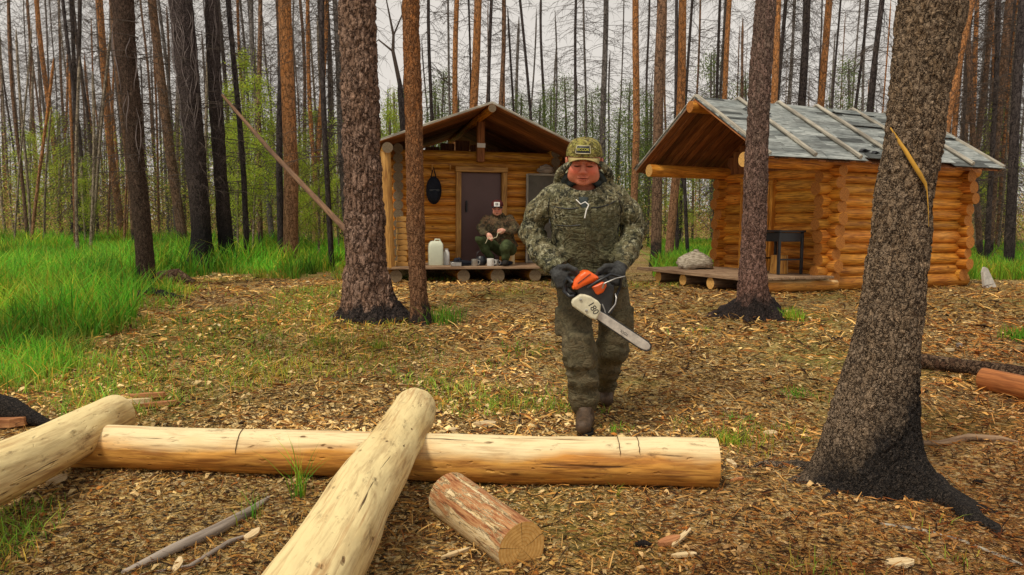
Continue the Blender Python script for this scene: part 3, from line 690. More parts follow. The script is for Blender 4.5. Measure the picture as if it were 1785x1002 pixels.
stick('small dark twig left of the walking man, behind the crooked one', [(910, 683), (922, 686), (938, 684)], [.004, .006, .004], M_black)
stick('dark twig in the open ground left of the clearing', [(215, 655), (228, 648), (240, 650)], [.006, .012, .006], M_black)
# planks behind the right cabin
for k, (ya, yb, lb) in enumerate(((452, 450, 'upper weathered plank on the ground right of the right cabin'), (462, 461, 'lower weathered plank on the ground right of the right cabin'))):
    a_ = G(1690, ya+6); b_ = G(1830, yb+6); a_ = a_-(b_-a_)*.15; off = np.r_[a_[:2], gz(*a_[:2])]; o = empty('plank', off, 0, lb, 'plank', 'weathered planks right of the cabin')
    d = b_-a_; ln = np.linalg.norm(d); mb = MB(); mb.box(d/2+np.array([0, 0, .05]), (ln, .12, .10), frame(d), bev=.01); mb.build('board', M_batten, o, angle=40)
# leaning pole
a_ = W(388, 166, 14.2); b_ = W(604, 402, 9.3); off = np.r_[b_[:2], gz(*b_[:2])]; d = b_-a_; b2 = W(652, 452, 8.25)
o = empty('leaning_pole', np.r_[b2[:2], gz(*b2[:2])], 0, 'long bare pole leaning from a charred trunk down behind the thick pine', 'pole'); off = np.array(o.location)
mb = MB(); mb.tube([a_-off, (a_+b_)/2-off+np.array([0, 0, -.05]), b_-off, b2-off], [.026, .036, .040, .042], 12, noise=.08); mb.build('pole_wood', M_oldbark if False else wood('bare_pole', (.17, .09, .05), (.25, .14, .07), (.07, .035, .02)), o)
# ================================================================== big trees in the clearing
def bigtree(label, edges, Y, pybase, mat, flares, depth=.012, sc=26, name='pine_tree', nth=150, dz=.02, ztop=13., group=None, step=1., fl0=.0):
    c = [(W((a+b)/2, p, Y)[0], W(892, p, Y)[2], (W(b, p, Y)[0]-W(a, p, Y)[0])/2) for p, a, b in edges]; c.sort(key=lambda q: q[1])
    X = np.array([q[0] for q in c]); Z = np.array([q[1] for q in c]); R = np.array([q[2] for q in c])
    base = np.array([X[0], Y, float(gz(X[0], Y))])
    zt = Z[-1]+.2; zs = np.r_[np.arange(-.12, zt-base[2], dz), np.linspace(zt-base[2]+dz, ztop, 40)]
    sl = (X[-1]-X[-3])/(Z[-1]-Z[-3]); zw = zs+base[2]
    cx = np.interp(zw, Z, X)-base[0]+np.where(zw > Z[-1], (zw-Z[-1])*sl*.7, 0); r = np.interp(zw, Z, R)*np.where(zw > Z[-1], np.clip(1-.06*(zw-Z[-1]), .25, 1), 1)
    k = np.ones(9)/9; sm = lambda a: np.convolve(np.pad(a, 4, mode='edge'), k, 'valid'); cx = sm(cx); r = sm(r)
    th = np.linspace(0, 2*PI, nth, endpoint=False)
    TH, ZZ = np.meshgrid(th, zs); RR = r[:, None]*np.ones_like(TH)
    for (a, amp, w, h) in flares:
        d = (TH-math.radians(a)+PI) % (2*PI)-PI
        RR = RR+amp*np.exp(-(d/w)**2)*np.exp(-np.clip(ZZ, -.03, 9)/h)
    CS = np.stack([np.cos(TH), np.sin(TH)], -1); P = np.stack([cx[:, None]+RR*CS[..., 0], RR*CS[..., 1], ZZ], -1)
    Q = np.stack([P[..., 0], P[..., 1], P[..., 2]*.42], -1)+.035*np.stack([fbm(P*13, 3, 5), fbm(P*13, 3, 6), fbm(P*13, 3, 7)], -1)
    f1, f2 = worley(Q*sc, 3); f3, f4 = worley(Q*sc*2.1, 8)
    D = depth*(np.clip((f2-f1)*3, 0, 1)-.5)+depth*.4*(np.clip((f4-f3)*3, 0, 1)-.5)+depth*1.3*fbm(P*5, 3, 11)
    RR = RR+D; P = np.stack([cx[:, None]+RR*CS[..., 0], RR*CS[..., 1], ZZ], -1)
    n, m = P.shape[:2]; ii = np.arange(n-1)[:, None]*m; j = np.arange(m); kk = (j+1) % m
    mb = MB(); mb.add(P.reshape(-1, 3), np.stack([ii+j, ii+kk, ii+m+kk, ii+m+j], -1).reshape(-1, 4))
    o = empty(name, base, 0, label, 'tree', group); mb.build('trunk', mat, o)
    # crown far above the frame and dead snags
    mb = MB(); rr = random.Random(label)
    for q in range(46):
        zz = rr.uniform(.45, 1)*ztop; i = int(np.argmin(abs(zs-zz))); a = rr.uniform(0, 2*PI); L = rr.uniform(.5, 1.3); p = np.array([cx[i], 0, zs[i]]); d = np.array([math.cos(a), math.sin(a), rr.uniform(-.3, .3)])
        mb.tube([p, p+d*L*.5+[0, 0, .05], p+d*L+[0, 0, -.1*L]], [.016, .01, .004], 4, False)
    mb.build('branches', M_twig, o)
    return o, (base, zs, cx, r)
M_twig = plain('dead_twig', (.085, .066, .055), .9, .1, var=.4)
M_pine3 = bark('plated_pine_bark', (.38, .23, .16), (.44, .27, .175), (.04, .022, .016), 2, 4, char=.16, cx=.5, sc=17, charw=.55, flake=(.60, .42, .33))
M_pine4 = bark('orange_pine_bark', (.42, .22, .12), (.62, .24, .07), (.08, .035, .018), 1.2, 3.2, char=.16, cx=.9, sc=30, charw=.5, flake=(.52, .30, .16))
M_pine2 = bark('reddish_pine_bark', (.36, .20, .155), (.30, .22, .17), (.04, .022, .018), 1, 3, char=.24, cx=.3, sc=26, charw=.4, flake=(.58, .36, .29))
M_pine1 = bark('scaly_charred_bark', (.46, .33, .215), (.44, .30, .18), (.03, .02, .014), 1, 3, char=.38, cx=1.1, sc=34, stretch=.38, charw=.3, flake=(.46, .36, .27))
M_spr5 = bark('dull_spruce_bark', (.15, .10, .07), (.24, .15, .11), (.02, .014, .011), 1, 4, char=.22, sc=34, flake=(.16, .11, .08))
M_chr6 = bark('charred_spruce_bark', (.09, .07, .062), (.22, .165, .155), (.015, .012, .011), 1.5, 4.5, char=.9, cx=.2, sc=30, flake=(.13, .10, .095))
T1, g1 = bigtree('thick scaly pine with charred flared foot and a yellow ribbon, nearest tree at the right', [(0, 1573, 1680), (150, 1555, 1650), (250, 1546, 1637), (350, 1529, 1620), (450, 1517, 1611), (530, 1504, 1606), (600, 1489, 1598), (650, 1474, 1595), (700, 1461, 1591), (750, 1447, 1592), (800, 1440, 1593), (850, 1440, 1594)], 3.52, 850, M_pine1,
    [(180, .085, .75, .13), (182, .12, .22, .05), (250, .05, .5, .10), (308, .13, .42, .13), (312, .20, .17, .06), (350, .07, .5, .12), (40, .12, .5, .1), (120, .1, .5, .1)], depth=.011, sc=36, nth=300, dz=.008)
T3, g3 = bigtree('thick plated pine with spreading foot, left of the left cabin', [(0, 593, 654), (100, 594, 656), (200, 597, 660), (300, 600, 664), (400, 601, 670), (440, 603, 671), (480, 601, 674), (520, 600, 678), (565, 600, 680)], 7.9, 560, M_pine3,
    [(200, .12, .5, .10), (255, .10, .4, .12), (300, .14, .4, .16), (345, .22, .35, .22), (20, .15, .5, .2), (120, .1, .6, .15)], depth=.022, sc=17, nth=200, dz=.016)
T4, g4 = bigtree('slim orange barked pine standing just right of the thick plated pine', [(0, 702, 731), (100, 703, 732), (200, 706, 736), (300, 708, 738), (400, 709, 740), (450, 712, 741), (500, 714, 743), (540, 715, 746), (565, 715, 747)], 7.75, 560, M_pine4,
    [(350, .07, .6, .10), (230, .05, .5, .06), (290, .06, .4, .07), (100, .06, .5, .1)], depth=.009, sc=30, nth=120, dz=.016)
T2, g2 = bigtree('mid sized pine with black rooted foot in front of the right cabin', [(0, 1318, 1352), (100, 1309, 1345), (200, 1304, 1339), (300, 1298, 1338), (400, 1294, 1334), (450, 1290, 1333), (500, 1288, 1336), (548, 1286, 1338)], 8.1, 548, M_pine2,
    [(185, .30, .16, .07), (200, .08, .5, .16), (240, .14, .2, .08), (280, .10, .25, .12), (320, .20, .2, .12), (350, .22, .2, .13), (60, .12, .5, .1), (130, .12, .5, .1)], depth=.013, sc=26, nth=200, dz=.016)
T5, g5 = bigtree('leaning brown spruce with torn fibrous bark at the edge of the left grass', [(0, 196, 232), (100, 203, 236), (200, 217, 246), (300, 224, 252), (400, 234, 263), (450, 238, 267), (515, 241, 271)], 10.2, 515, M_spr5,
    [(190, .10, .4, .08), (350, .14, .3, .09), (290, .10, .3, .07), (80, .1, .6, .1)], depth=.009, sc=30, nth=90, dz=.03)
T6, g6 = bigtree('broad blackened spruce standing in tall grass beside its slimmer twin', [(0, 295, 333), (100, 305, 343), (200, 317, 351), (300, 325, 359), (400, 335, 367), (440, 334, 371), (480, 330, 374)], 14.0, 480, M_chr6,
    [(190, .20, .5, .2), (290, .12, .4, .15), (350, .10, .4, .2), (80, .1, .6, .1)], depth=.012, sc=26, nth=90, dz=.04)
T7, g7 = bigtree('slimmer charred spruce right beside the broad blackened one, pole leaning on it', [(0, 357, 379), (100, 361, 383), (200, 366, 389), (300, 373, 394), (400, 379, 404), (440, 383, 408), (478, 384, 412)], 14.4, 476, M_chr6,
    [(190, .08, .5, .2), (290, .12, .4, .15), (345, .24, .4, .2), (80, .1, .6, .1)], depth=.012, sc=26, nth=80, dz=.04)
# surface roots of the trees as parts
def root(par, geo, px, rad, mat, name='root'):
    P = [];
    for (a, b) in px: q = G(a, b); P.append(q)
    P = np.array(P); P[:, 2] += np.array(rad)*.15; rr = np.array(rad)
    # resample
    t = np.linspace(0, 1, len(P)); tt = np.linspace(0, 1, 22); P = np.stack([np.interp(tt, t, P[:, i]) for i in range(3)], -1); rr = np.interp(tt, t, rr)
    P[:, 0] += .012*np.sin(tt*17); P[:, 2] += .006*np.sin(tt*23)
    mb = MB(); mb.tube(P-geo[0], rr, 14, noise=.3, nscale=9, squash=(1, .8)); mb.build(name, mat, par)
root(T1, g1, [(1450, 822), (1390, 812), (1330, 812), (1262, 818)], [.07, .035, .022, .008], M_pine1)
root(T1, g1, [(1600, 848), (1650, 872), (1700, 905), (1748, 935)], [.10, .075, .05, .012], M_pine1)
root(T1, g1, [(1500, 850), (1465, 852), (1440, 866)], [.06, .03, .01], M_pine1)
root(T2, g2, [(1290, 532), (1262, 540), (1240, 550), (1222, 556)], [.10, .055, .035, .012], M_pine2)
root(T2, g2, [(1335, 528), (1352, 538), (1368, 548)], [.10, .06, .02], M_pine2)
root(T3, g3, [(610, 545), (590, 552), (575, 556)], [.10, .06, .02], M_pine3)
root(T3, g3, [(680, 540), (700, 552), (730, 556)], [.13, .10, .03], M_pine3)
root(T5, g5, [(265, 512), (290, 516), (330, 520)], [.09, .06, .015], M_spr5)
root(T5, g5, [(245, 515), (215, 528), (190, 542)], [.08, .05, .015], M_spr5)
# torn fibres on the leaning spruces
M_fibre = plain('pale_bark_fibre', (.22, .18, .17), .9, .1)
def fibres(par, geo, n, z0, z1, seed):
    base, zs, cx, r = geo; rr = random.Random(seed); mb = MB()
    for q in range(n):
        z = rr.uniform(z0, z1); a = math.radians(rr.uniform(200, 340)); L = rr.uniform(.25, .9); P = []
        for s in np.linspace(0, 1, 6):
            zz = z-L*s; i = int(np.argmin(abs(zs-zz))); aa = a+.25*math.sin(s*4+q)
            P.append([cx[i]+(r[i]+.012+.02*math.sin(s*PI))*math.cos(aa), (r[i]+.012+.02*math.sin(s*PI))*math.sin(aa), zz])
        mb.tube(P, [.002, .005, .006, .006, .004, .001], 4, False)
    mb.build('bark_fibres', M_fibre, par)
fibres(T5, g5, 9, 2.2, 4, 1); fibres(T6, g6, 60, 3, 6.5, 2); fibres(T7, g7, 22, 3, 6.5, 3)
# yellow ribbon on the near pine
base, zs, cx, r = g1
M_rib = plain('yellow_ribbon', (.50, .27, .035), .65, .25, var=.35, sc=12, bump=.1)
o = empty('ribbon', base, 0, 'faded yellow ribbon drooping round the scaly pine trunk at the right', 'ribbon')
def onT1(px, py, out=.012):
    Y = 3.52
    for _ in range(6):
        p = W(px, py, Y); i = int(np.argmin(abs(zs+base[2]-p[2]))); dx = p[0]-base[0]-cx[i]; rr = r[i]+out; Y = 3.52-math.sqrt(max(rr*rr-dx*dx, .0002))
    return W(px, py, Y)-base
P = [(1552, 222, 3), (1560, 236, 8), (1578, 262, 10), (1592, 285, 11), (1604, 304, 11), (1613, 320, 8), (1616, 332, 3), (1618, 360, 2), (1619, 395, 1.5)]
V = []
for px, py, w in P:
    w = w*.72
    for sg, out in ((-1, .012), (1, .012), (1, .016), (-1, .016)): V.append(onT1(px+sg*w*.5, py-sg*w*.18, out+.006))
f = [(4*i+a, 4*i+(a+1) % 4, 4*i+4+(a+1) % 4, 4*i+4+a) for i in range(len(P)-1) for a in range(4)]
mb = MB(); mb.add(V, f); mb.build('ribbon_band', M_rib, o)
# ================================================================== background trees
def branch_proto(seed, z0, z1, n, L0, L1, droop, tw, rad=.011, sweep=.0):
    rr = random.Random(seed); mb = MB()
    for q in range(n):
        u = rr.random(); z = z0+(z1-z0)*u; a = rr.uniform(0, 2*PI); L = rr.uniform(L0, L1)*(1-.55*max(0, (z-z1*.6)/(z1*.4+.01))); d = np.array([math.cos(a), math.sin(a), 0]); s = np.array([-d[1], d[0], 0])
        P = []; wv = rr.uniform(-.2, .2); dr = droop*rr.uniform(.4, 1.3)
        for t in np.linspace(0, 1, 5): P.append(d*L*t+s*wv*L*t*t+np.array([0, 0, z-dr*L*t*t+sweep*L*t]))
        mb.tube(P, [rad, rad*.8, rad*.6, rad*.45, rad*.25], 3, False)
        for k in range(tw):
            t = rr.uniform(.25, 1); i = min(3, int(t*4)); p = P[i]+(P[i+1]-P[i])*(t*4-i); l2 = L*rr.uniform(.12, .35); dd = d*rr.uniform(.2, 1)+s*rr.choice((-1, 1))*rr.uniform(.3, 1)+np.array([0, 0, rr.uniform(-1.1, .1)]); dd /= np.linalg.norm(dd)
            mb.tube([p, p+dd*l2*.6, p+dd*l2+np.array([0, 0, -.25*l2])], [rad*.45, rad*.35, rad*.15], 3, False)
    o = mb.build('branches', M_twig, None); return o
def leaf_proto(seed, z0, z1, n, Rm, mat, size=.042, shape='oval'):
    rr = np.random.default_rng(seed); cl = []
    nb = 26
    cz = rr.uniform(z0, z1, nb); ca = rr.uniform(0, 2*PI, nb); u = (cz-z0)/(z1-z0)
    prof = (np.sin(PI*np.clip(u*.9+.08, 0, 1))**.7 if shape == 'oval' else (1-u)*.95+.08); cr = prof*Rm*rr.uniform(.15, 1, nb)
    C = np.c_[cr*np.cos(ca), cr*np.sin(ca), cz]; k = rr.integers(0, nb, n); sp = rr.normal(0, 1, (n, 3))*np.array([.26, .26, .22])*Rm*.75
    P = C[k]+sp; A = rr.normal(0, 1, (n, 3)); A /= np.linalg.norm(A, axis=1)[:, None]; B = np.cross(A, rr.normal(0, 1, (n, 3))); B /= np.linalg.norm(B, axis=1)[:, None]+1e-9
    s = size*rr.uniform(.6, 1.3, (n, 1)); V = np.stack([P-A*s, P+B*s*.6, P+A*s, P-B*s*.6], 1).reshape(-1, 3)
    br = rr.uniform(.55, 1.25, (n, 1)); tint = np.c_[br*rr.uniform(.8, 1.25, (n, 1)), br, br*.9]; mb = MB(); mb.add(V, np.arange(4*n).reshape(-1, 4), None, 0, np.repeat(tint, 4, 0))
    for q in range(nb):
        zb = max(z0*.5, C[q, 2]-.8*Rm); mb.tube([(0, 0, zb), C[q]*np.array([.5, .5, 0])+np.array([0, 0, (zb+C[q, 2])/2+.1]), C[q]], [.014, .01, .004], 3, False, mi=1)
    return mb.build('crown', [mat, M_twig], None, smooth=False)
def leafmat(name, c, trans=.35):
    t = NT(name, .65, .2); tn = t.tint(); cc = t.mix(1., c, tn, 'MULTIPLY'); t.col(cc)
    tr = t.new('ShaderNodeBsdfTranslucent'); t.link(t.mix(1., tuple(min(1, q*1.5) for q in c), tn, 'MULTIPLY'), tr.inputs[0]); ms = t.new('ShaderNodeMixShader'); ms.inputs[0].default_value = trans
    t.link(t.b.outputs[0], ms.inputs[1]); t.link(tr.outputs[0], ms.inputs[2]); t.link(ms.outputs[0], t.n['Material Output'].inputs[0]); return t.m
M_leafA = leafmat('yellow_green_leaves', (.36, .46, .06)); M_leafB = leafmat('grey_green_needles', (.15, .22, .06)); M_grass = leafmat('grass_blade', (.17, .39, .035), .4); M_drygrass = leafmat('olive_grass', (.25, .36, .05), .3)
M_brush = leafmat('brown_green_brush', (.46, .33, .12), .3)
PB = [branch_proto(1, 1.2, 15, 230, .5, 1.7, .75, 8, .009), branch_proto(2, 2.0, 15, 190, .4, 1.4, .35, 6, .009), branch_proto(3, 4.0, 15, 90, .5, 1.7, .1, 6, .012, .1),
      branch_proto(4, .8, 14, 290, .5, 1.6, .9, 8, .008), branch_proto(5, 6.0, 15, 50, .4, 1.5, .3, 5, .012), branch_proto(6, 1.5, 14, 150, .3, 1.1, .2, 5, .008)]
PL = [leaf_proto(1, 2.0, 8.0, 7500, 1.5, M_leafA), leaf_proto(2, 1.5, 7.0, 6800, 1.3, M_leafA), leaf_proto(3, .6, 6.5, 8500, 1.5, M_leafB, .034, 'cone')]
used = set()
def child(proto, parent, sc=(1, 1, 1), rz=0, tilt=0):
    if proto.name not in used and proto.parent is None: o = proto; used.add(proto.name)
    else: o = proto.copy(); COL.objects.link(o)
    o.parent = parent; o.scale = sc; o.rotation_euler = (0, 0, rz); return o
BM = {'orange': bark('far_orange_bark', (.34, .19, .11), (.70, .28, .08), (.10, .05, .025), 2.2, 4.5, char=.2, sc=14, stretch=.5, bmp=.6, flake=(.55, .30, .15)),
      'brown': bark('far_brown_bark', (.24, .155, .10), (.38, .21, .12), (.05, .03, .02), 2, 6, char=.5, sc=14, stretch=.5, bmp=.6, flake=(.25, .16, .11)),
      'dark': bark('far_dark_bark', (.06, .05, .046), (.13, .105, .10), (.018, .014, .014), 2, 6, char=.4, sc=14, stretch=.5, bmp=.6, flake=(.10, .08, .075)),
      'grey': bark('far_grey_bark', (.20, .175, .155), (.34, .30, .28), (.05, .045, .04), 2, 6, char=.4, sc=14, stretch=.5, bmp=.6, flake=(.23, .2, .18)),
      'pale': bark('far_pale_bark', (.34, .28, .2), (.40, .33, .25), (.08, .06, .04), 2, 6, sc=12, stretch=.5, bmp=.4, flake=(.5, .42, .32))}
tid = 0
def bgtree(x0, y0, x1, y1, w, kind, Y, label, name=None, br=0, H=None, group=None, crown=None, bs=1.):
    "line through two pixels, at distance Y, w = width in photo pixels near the middle"
    global tid; tid += 1; rr = random.Random(tid*13+5)
    a = W(x0, y0, Y); b = W(x1, y1, Y); 
    sl = (a[0]-b[0])/(a[2]-b[2])
    xb = b[0]; 
    for _ in range(4): zb = float(gz(xb, Y)); xb = b[0]+sl*(zb-b[2])
    H = H or rr.uniform(14, 18); rm = w/2/FPX*Y; n = 16; t = np.linspace(0, 1, n); zz = t*H
    ztop = CAMZ+.305*Y; zmid = max(1., (ztop-zb)*.55)
    rad = rm*np.clip(1.12-.12*zz/zmid, .12, 2)*(1-.0*t); rad[-1] *= .3; rad[0] *= 1.45; zz[1] = .35; rad[1] = rad[2]*1.08
    wob = rr.uniform(.02, .07); ph = rr.uniform(0, 6)
    P = np.c_[wob*np.sin(zz*.7+ph)-wob*math.sin(ph), wob*np.cos(zz*.5+ph)-wob*math.cos(ph), zz-.08]
    nm = name or {'orange': 'pine_tree', 'brown': 'pine_tree', 'dark': 'spruce_tree', 'grey': 'spruce_tree', 'pale': 'birch_tree'}[kind]
    o = empty(nm, (xb, Y, zb), 0, label, 'tree', group); o.rotation_euler = (rr.uniform(-.012, .012), math.atan(sl), 0)
    mb = MB(); mb.tube(P, rad, 9 if w < 14 else 16, True, 0, None, .10, 1.5, seed=tid % 50+1); mb.build('trunk', BM[kind], o)
    if br is not None: child(PB[br], o, (bs, bs, H/15.5*rr.uniform(.95, 1.05)), rr.uniform(0, 6))
    if crown is not None: child(PL[crown[0]], o, crown[1], rr.uniform(0, 6))
    return o
L = [ # x0,y0,x1,y1,w,kind,Y,label,branches
 (168, 0, 213, 395, 11, 'orange', 26, 'slender orange brown pine left of the fibrous leaning spruce', 2),
 (264, 0, 318, 405, 15, 'brown', 21, 'brown spruce between the fibrous leaning spruce and the broad blackened one', 3),
 (63, 0, 104, 392, 8, 'orange', 30, 'thin pine with an orange lower trunk near the left edge', 0),
 (404, 0, 430, 450, 9, 'dark', 15, 'thin dark spruce just right of the slim charred twin', 5),
 (450, 0, 455, 430, 8, 'brown', 19, 'straight thin brown trunk crossing behind the upper half of the leaning pole', 5),
 (507, 0, 506, 428, 23, 'orange', 15.5, 'thick two tone pine, orange above, behind the middle of the leaning pole', 4),
 (497, 120, 492, 428, 11, 'dark', 16.2, 'blackened slim trunk touching the thick two tone pine', 5),
 (564, 0, 549, 428, 9, 'orange', 21, 'slim orange pine between the two tone pine and the thick plated pine', 4),
 (570, 0, 578, 442, 9, 'dark', 14.5, 'slim black trunk with a swollen foot just left of the thick plated pine', 1),
 (581, 60, 600, 330, 10, 'grey', 17, 'grey trunk leaning against the left side of the thick plated pine', 0),
 (748, 0, 750, 220, 6, 'dark', 24, 'thin black trunk above the left slope of the left cabin roof, near the slim pine', 0),
 (781, 0, 789, 200, 4, 'grey', 27, 'very thin grey trunk left of the first orange pine behind the left cabin', 1),
 (798, 0, 794, 200, 9.5, 'orange', 24, 'first orange pine behind the left cabin, counted from the left', 4),
 (817, 0, 817, 190, 3.5, 'dark', 28, 'thread thin black trunk between the two orange pines behind the left cabin', 0),
 (831, 0, 822, 190, 14.5, 'orange', 21, 'thickest orange pine behind the left cabin, beside its roof ridge', 4),
 (858, 0, 852, 190, 6, 'dark', 24, 'dark slim trunk rising over the left cabin roof ridge', 5),
 (876, 0, 871, 190, 8, 'brown', 24, 'brown slim pine just right of the left cabin roof ridge', 4),
 (887, 60, 893, 200, 4, 'dark', 26, 'short dark spruce with many side twigs over the right slope of the left cabin', 0),
 (906, 0, 924, 210, 5, 'dark', 24, 'thin black trunk leaning left above the left cabin, left of the bent one', 5),
 (932, 60, 926, 205, 3, 'grey', 26, 'very thin crooked trunk with a bent tip above the left cabin', None),
 (968, 60, 970, 230, 3, 'grey', 28, 'thread thin grey dead tree left of the walking man', 5),
 (1005, 0, 999, 235, 5, 'dark', 23, 'thin black trunk right above the walking man cap', 1),
 (1017, 0, 1018, 220, 4, 'grey', 25, 'thin twiggy grey tree just right of the black trunk above the cap', 1),
 (1057, 0, 1055, 430, 10, 'grey', 24, 'grey spruce with level dead branches right of the cap', 1),
 (1108, 0, 1101, 430, 12, 'orange', 21, 'orange pine between the walking man and the right cabin', 4),
 (1147, 0, 1140, 420, 6, 'dark', 20, 'thin dark trunk tucked against the ribbed pine left of the right cabin', 1),
 (1160, 0, 1144, 430, 17, 'brown', 16.5, 'thick ribbed brown pine left of the right cabin', 4),
 (1185, 0, 1166, 430, 14, 'orange', 17.5, 'orange topped pine close beside the thick ribbed pine', 4),
 (1207, 0, 1197, 180, 5, 'dark', 24, 'thin dark trunk above the front peak of the right cabin', 0),
 (1254, 0, 1250, 175, 5, 'dark', 26, 'thin dark spruce left of the slim orange pine over the right cabin roof', 0),
 (1272, 0, 1261, 170, 9, 'orange', 24, 'slim orange pine over the front of the right cabin roof', 5),
 (1352, 0, 1342, 190, 12, 'orange', 18, 'orange pine half hidden behind the pine in front of the right cabin', 4),
 (1370, 0, 1358, 185, 7, 'dark', 21, 'dark slim spruce right of the pine in front of the right cabin', 0),
 (1385, 0, 1375, 185, 5, 'grey', 26, 'faint grey trunk between two dark spruces over the right cabin roof', 1),
 (1403, 0, 1392, 190, 13, 'dark', 20, 'thick dark spruce over the middle of the right cabin roof', 3),
 (1448, 0, 1434, 190, 12, 'orange', 20, 'orange pine with a dark foot over the middle of the right cabin roof', 4),
 (1462, 30, 1452, 190, 3.5, 'dark', 27, 'thread thin trunk right of the orange pine over the right cabin roof', 1),
 (1513, 0, 1493, 198, 5, 'dark', 23, 'thin leaning black trunk over the right end of the cabin roof', 5),
 (1541, 0, 1520, 200, 10, 'dark', 19, 'dark leaning trunk left of the scaly pine with the ribbon', 0),
 (1696, 0, 1655, 232, 14, 'orange', 15.5, 'orange brown pine touching the right side of the near scaly pine', 4),
 (1690, 20, 1700, 240, 9, 'brown', 17, 'brown pine rising just beyond the roof end of the right cabin', 1),
 (1729, 0, 1700, 260, 9, 'brown', 19, 'reddish trunk leaning over the roof end of the right cabin', 1),
 (1762, 0, 1728, 400, 10, 'brown', 18, 'slim leaning trunk right of the right cabin gable end', 0),
 (1788, 60, 1762, 410, 15, 'dark', 15, 'dark leaning spruce near the right edge above the grass', 3),
 (1180, 200, 1181, 430, 6, 'dark', 19, 'charred thin trunk seen under the eave of the right cabin, left of its twin', None),
 (1196, 200, 1199, 430, 6, 'dark', 18.5, 'charred thin trunk seen under the eave, closest to the right cabin wall', None),
 (1728, 250, 1722, 400, 8, 'dark', 16, 'blackened trunk in the grass right of the right cabin wall', 1),
 (120, 100, 150, 400, 6, 'dark', 24, 'dark twiggy trunk left of the slender orange brown pine', 3),
 (140, 0, 128, 395, 7, 'dark', 27, 'dark spruce with drooping twigs in the left thicket', 0),
 (355, 330, 352, 395, 5, 'pale', 20, 'pale slim trunk glimpsed behind the charred twins', None),
]
for q in L:
    x0, y0, x1, y1, w, k, Y, lab, br = q; H = None
    if y0 == 60 and w <= 4: H = CAMZ+(394-y0)/FPX*Y+.3
    bgtree(x0, y0, x1, y1, w, k, Y, lab, br=br, H=H, bs=1.0)
# broken snag behind the left cabin
o = bgtree(697, 130, 702, 240, 11, 'dark', 19, 'broken dead snag with a split crooked top, behind the slim orange barked pine', name='dead_snag', br=None, H=4.6)
mb = MB(); mb.tube([(0, 0, 4.3), (-.15, 0, 5.2), (-.12, 0, 5.6), (-.28, 0, 6.6)], [.06, .045, .035, .012], 7); mb.tube([(-.15, 0, 5.2), (-.5, 0, 5.5), (-.7, .1, 5.4)], [.03, .02, .006], 5)
mb.tube([(-.12, 0, 5.6), (.12, 0, 6.1), (.1, 0, 6.4)], [.025, .018, .006], 5); mb.build('broken_top', M_twig, o)
# unnamed thin trees
ZN = [(2, 610, 60, 20, 50, 'in the dense burnt thicket left of the left cabin'), (655, 1110, 14, 30, 52, 'standing in the open wood behind the left cabin'), (1110, 1550, 22, 26, 52, 'in the wood behind the right cabin roof'), (1640, 1785, 22, 17, 44, 'in the wood beyond the right end of the right cabin')]
rr = random.Random(77)
for xa, xb, n, ya, yb, ph in ZN:
    for k in range(n):
        px = xa+(xb-xa)*(k+rr.random())/n; Y = rr.uniform(ya, yb); lean = (px-892)*-.00010*400+rr.uniform(-14, 14)
        kd = rr.choices(['dark', 'grey', 'brown', 'orange', 'pale'], [2.5, 4, 4, 3, 3 if xa < 600 else .6])[0]
        w = rr.uniform(.06, .14)/Y*FPX
        lab = {'dark': 'thin blackened spruce ', 'grey': 'thin grey dead spruce ', 'brown': 'thin brown conifer ', 'orange': 'thin orange barked pine ', 'pale': 'thin pale birch '}[kd]+ph
        bgtree(px-lean*.5, 0, px+lean*.5, 400, w, kd, Y, lab, br=rr.choice([0, 0, 3, 3, 4, 1] if xa < 600 else [0, 3, 2, 4, 1, 3]), group='thin trees '+ph, H=rr.uniform(10, 17) if xa != 655 else rr.uniform(6, 15), bs=rr.uniform(.7, 1.1))
for k in range(42):
    px = rr.uniform(8, 600) if k < 30 else rr.uniform(1650, 1780); Y = rr.uniform(19, 34); ln = rr.uniform(-22, 22)
    bgtree(px+ln, 180, px, 400, rr.uniform(2.6, 5), rr.choice(['pale', 'pale', 'orange']), Y, 'short pale bare birch pole '+('in the thicket left of the left cabin' if k < 30 else 'in the thicket beyond the right cabin'), name='birch_pole', br=rr.choice([None, 5, 5]), group='pale bare poles in the thicket '+('left' if k < 30 else 'right'), H=rr.uniform(3.5, 8), bs=.5)
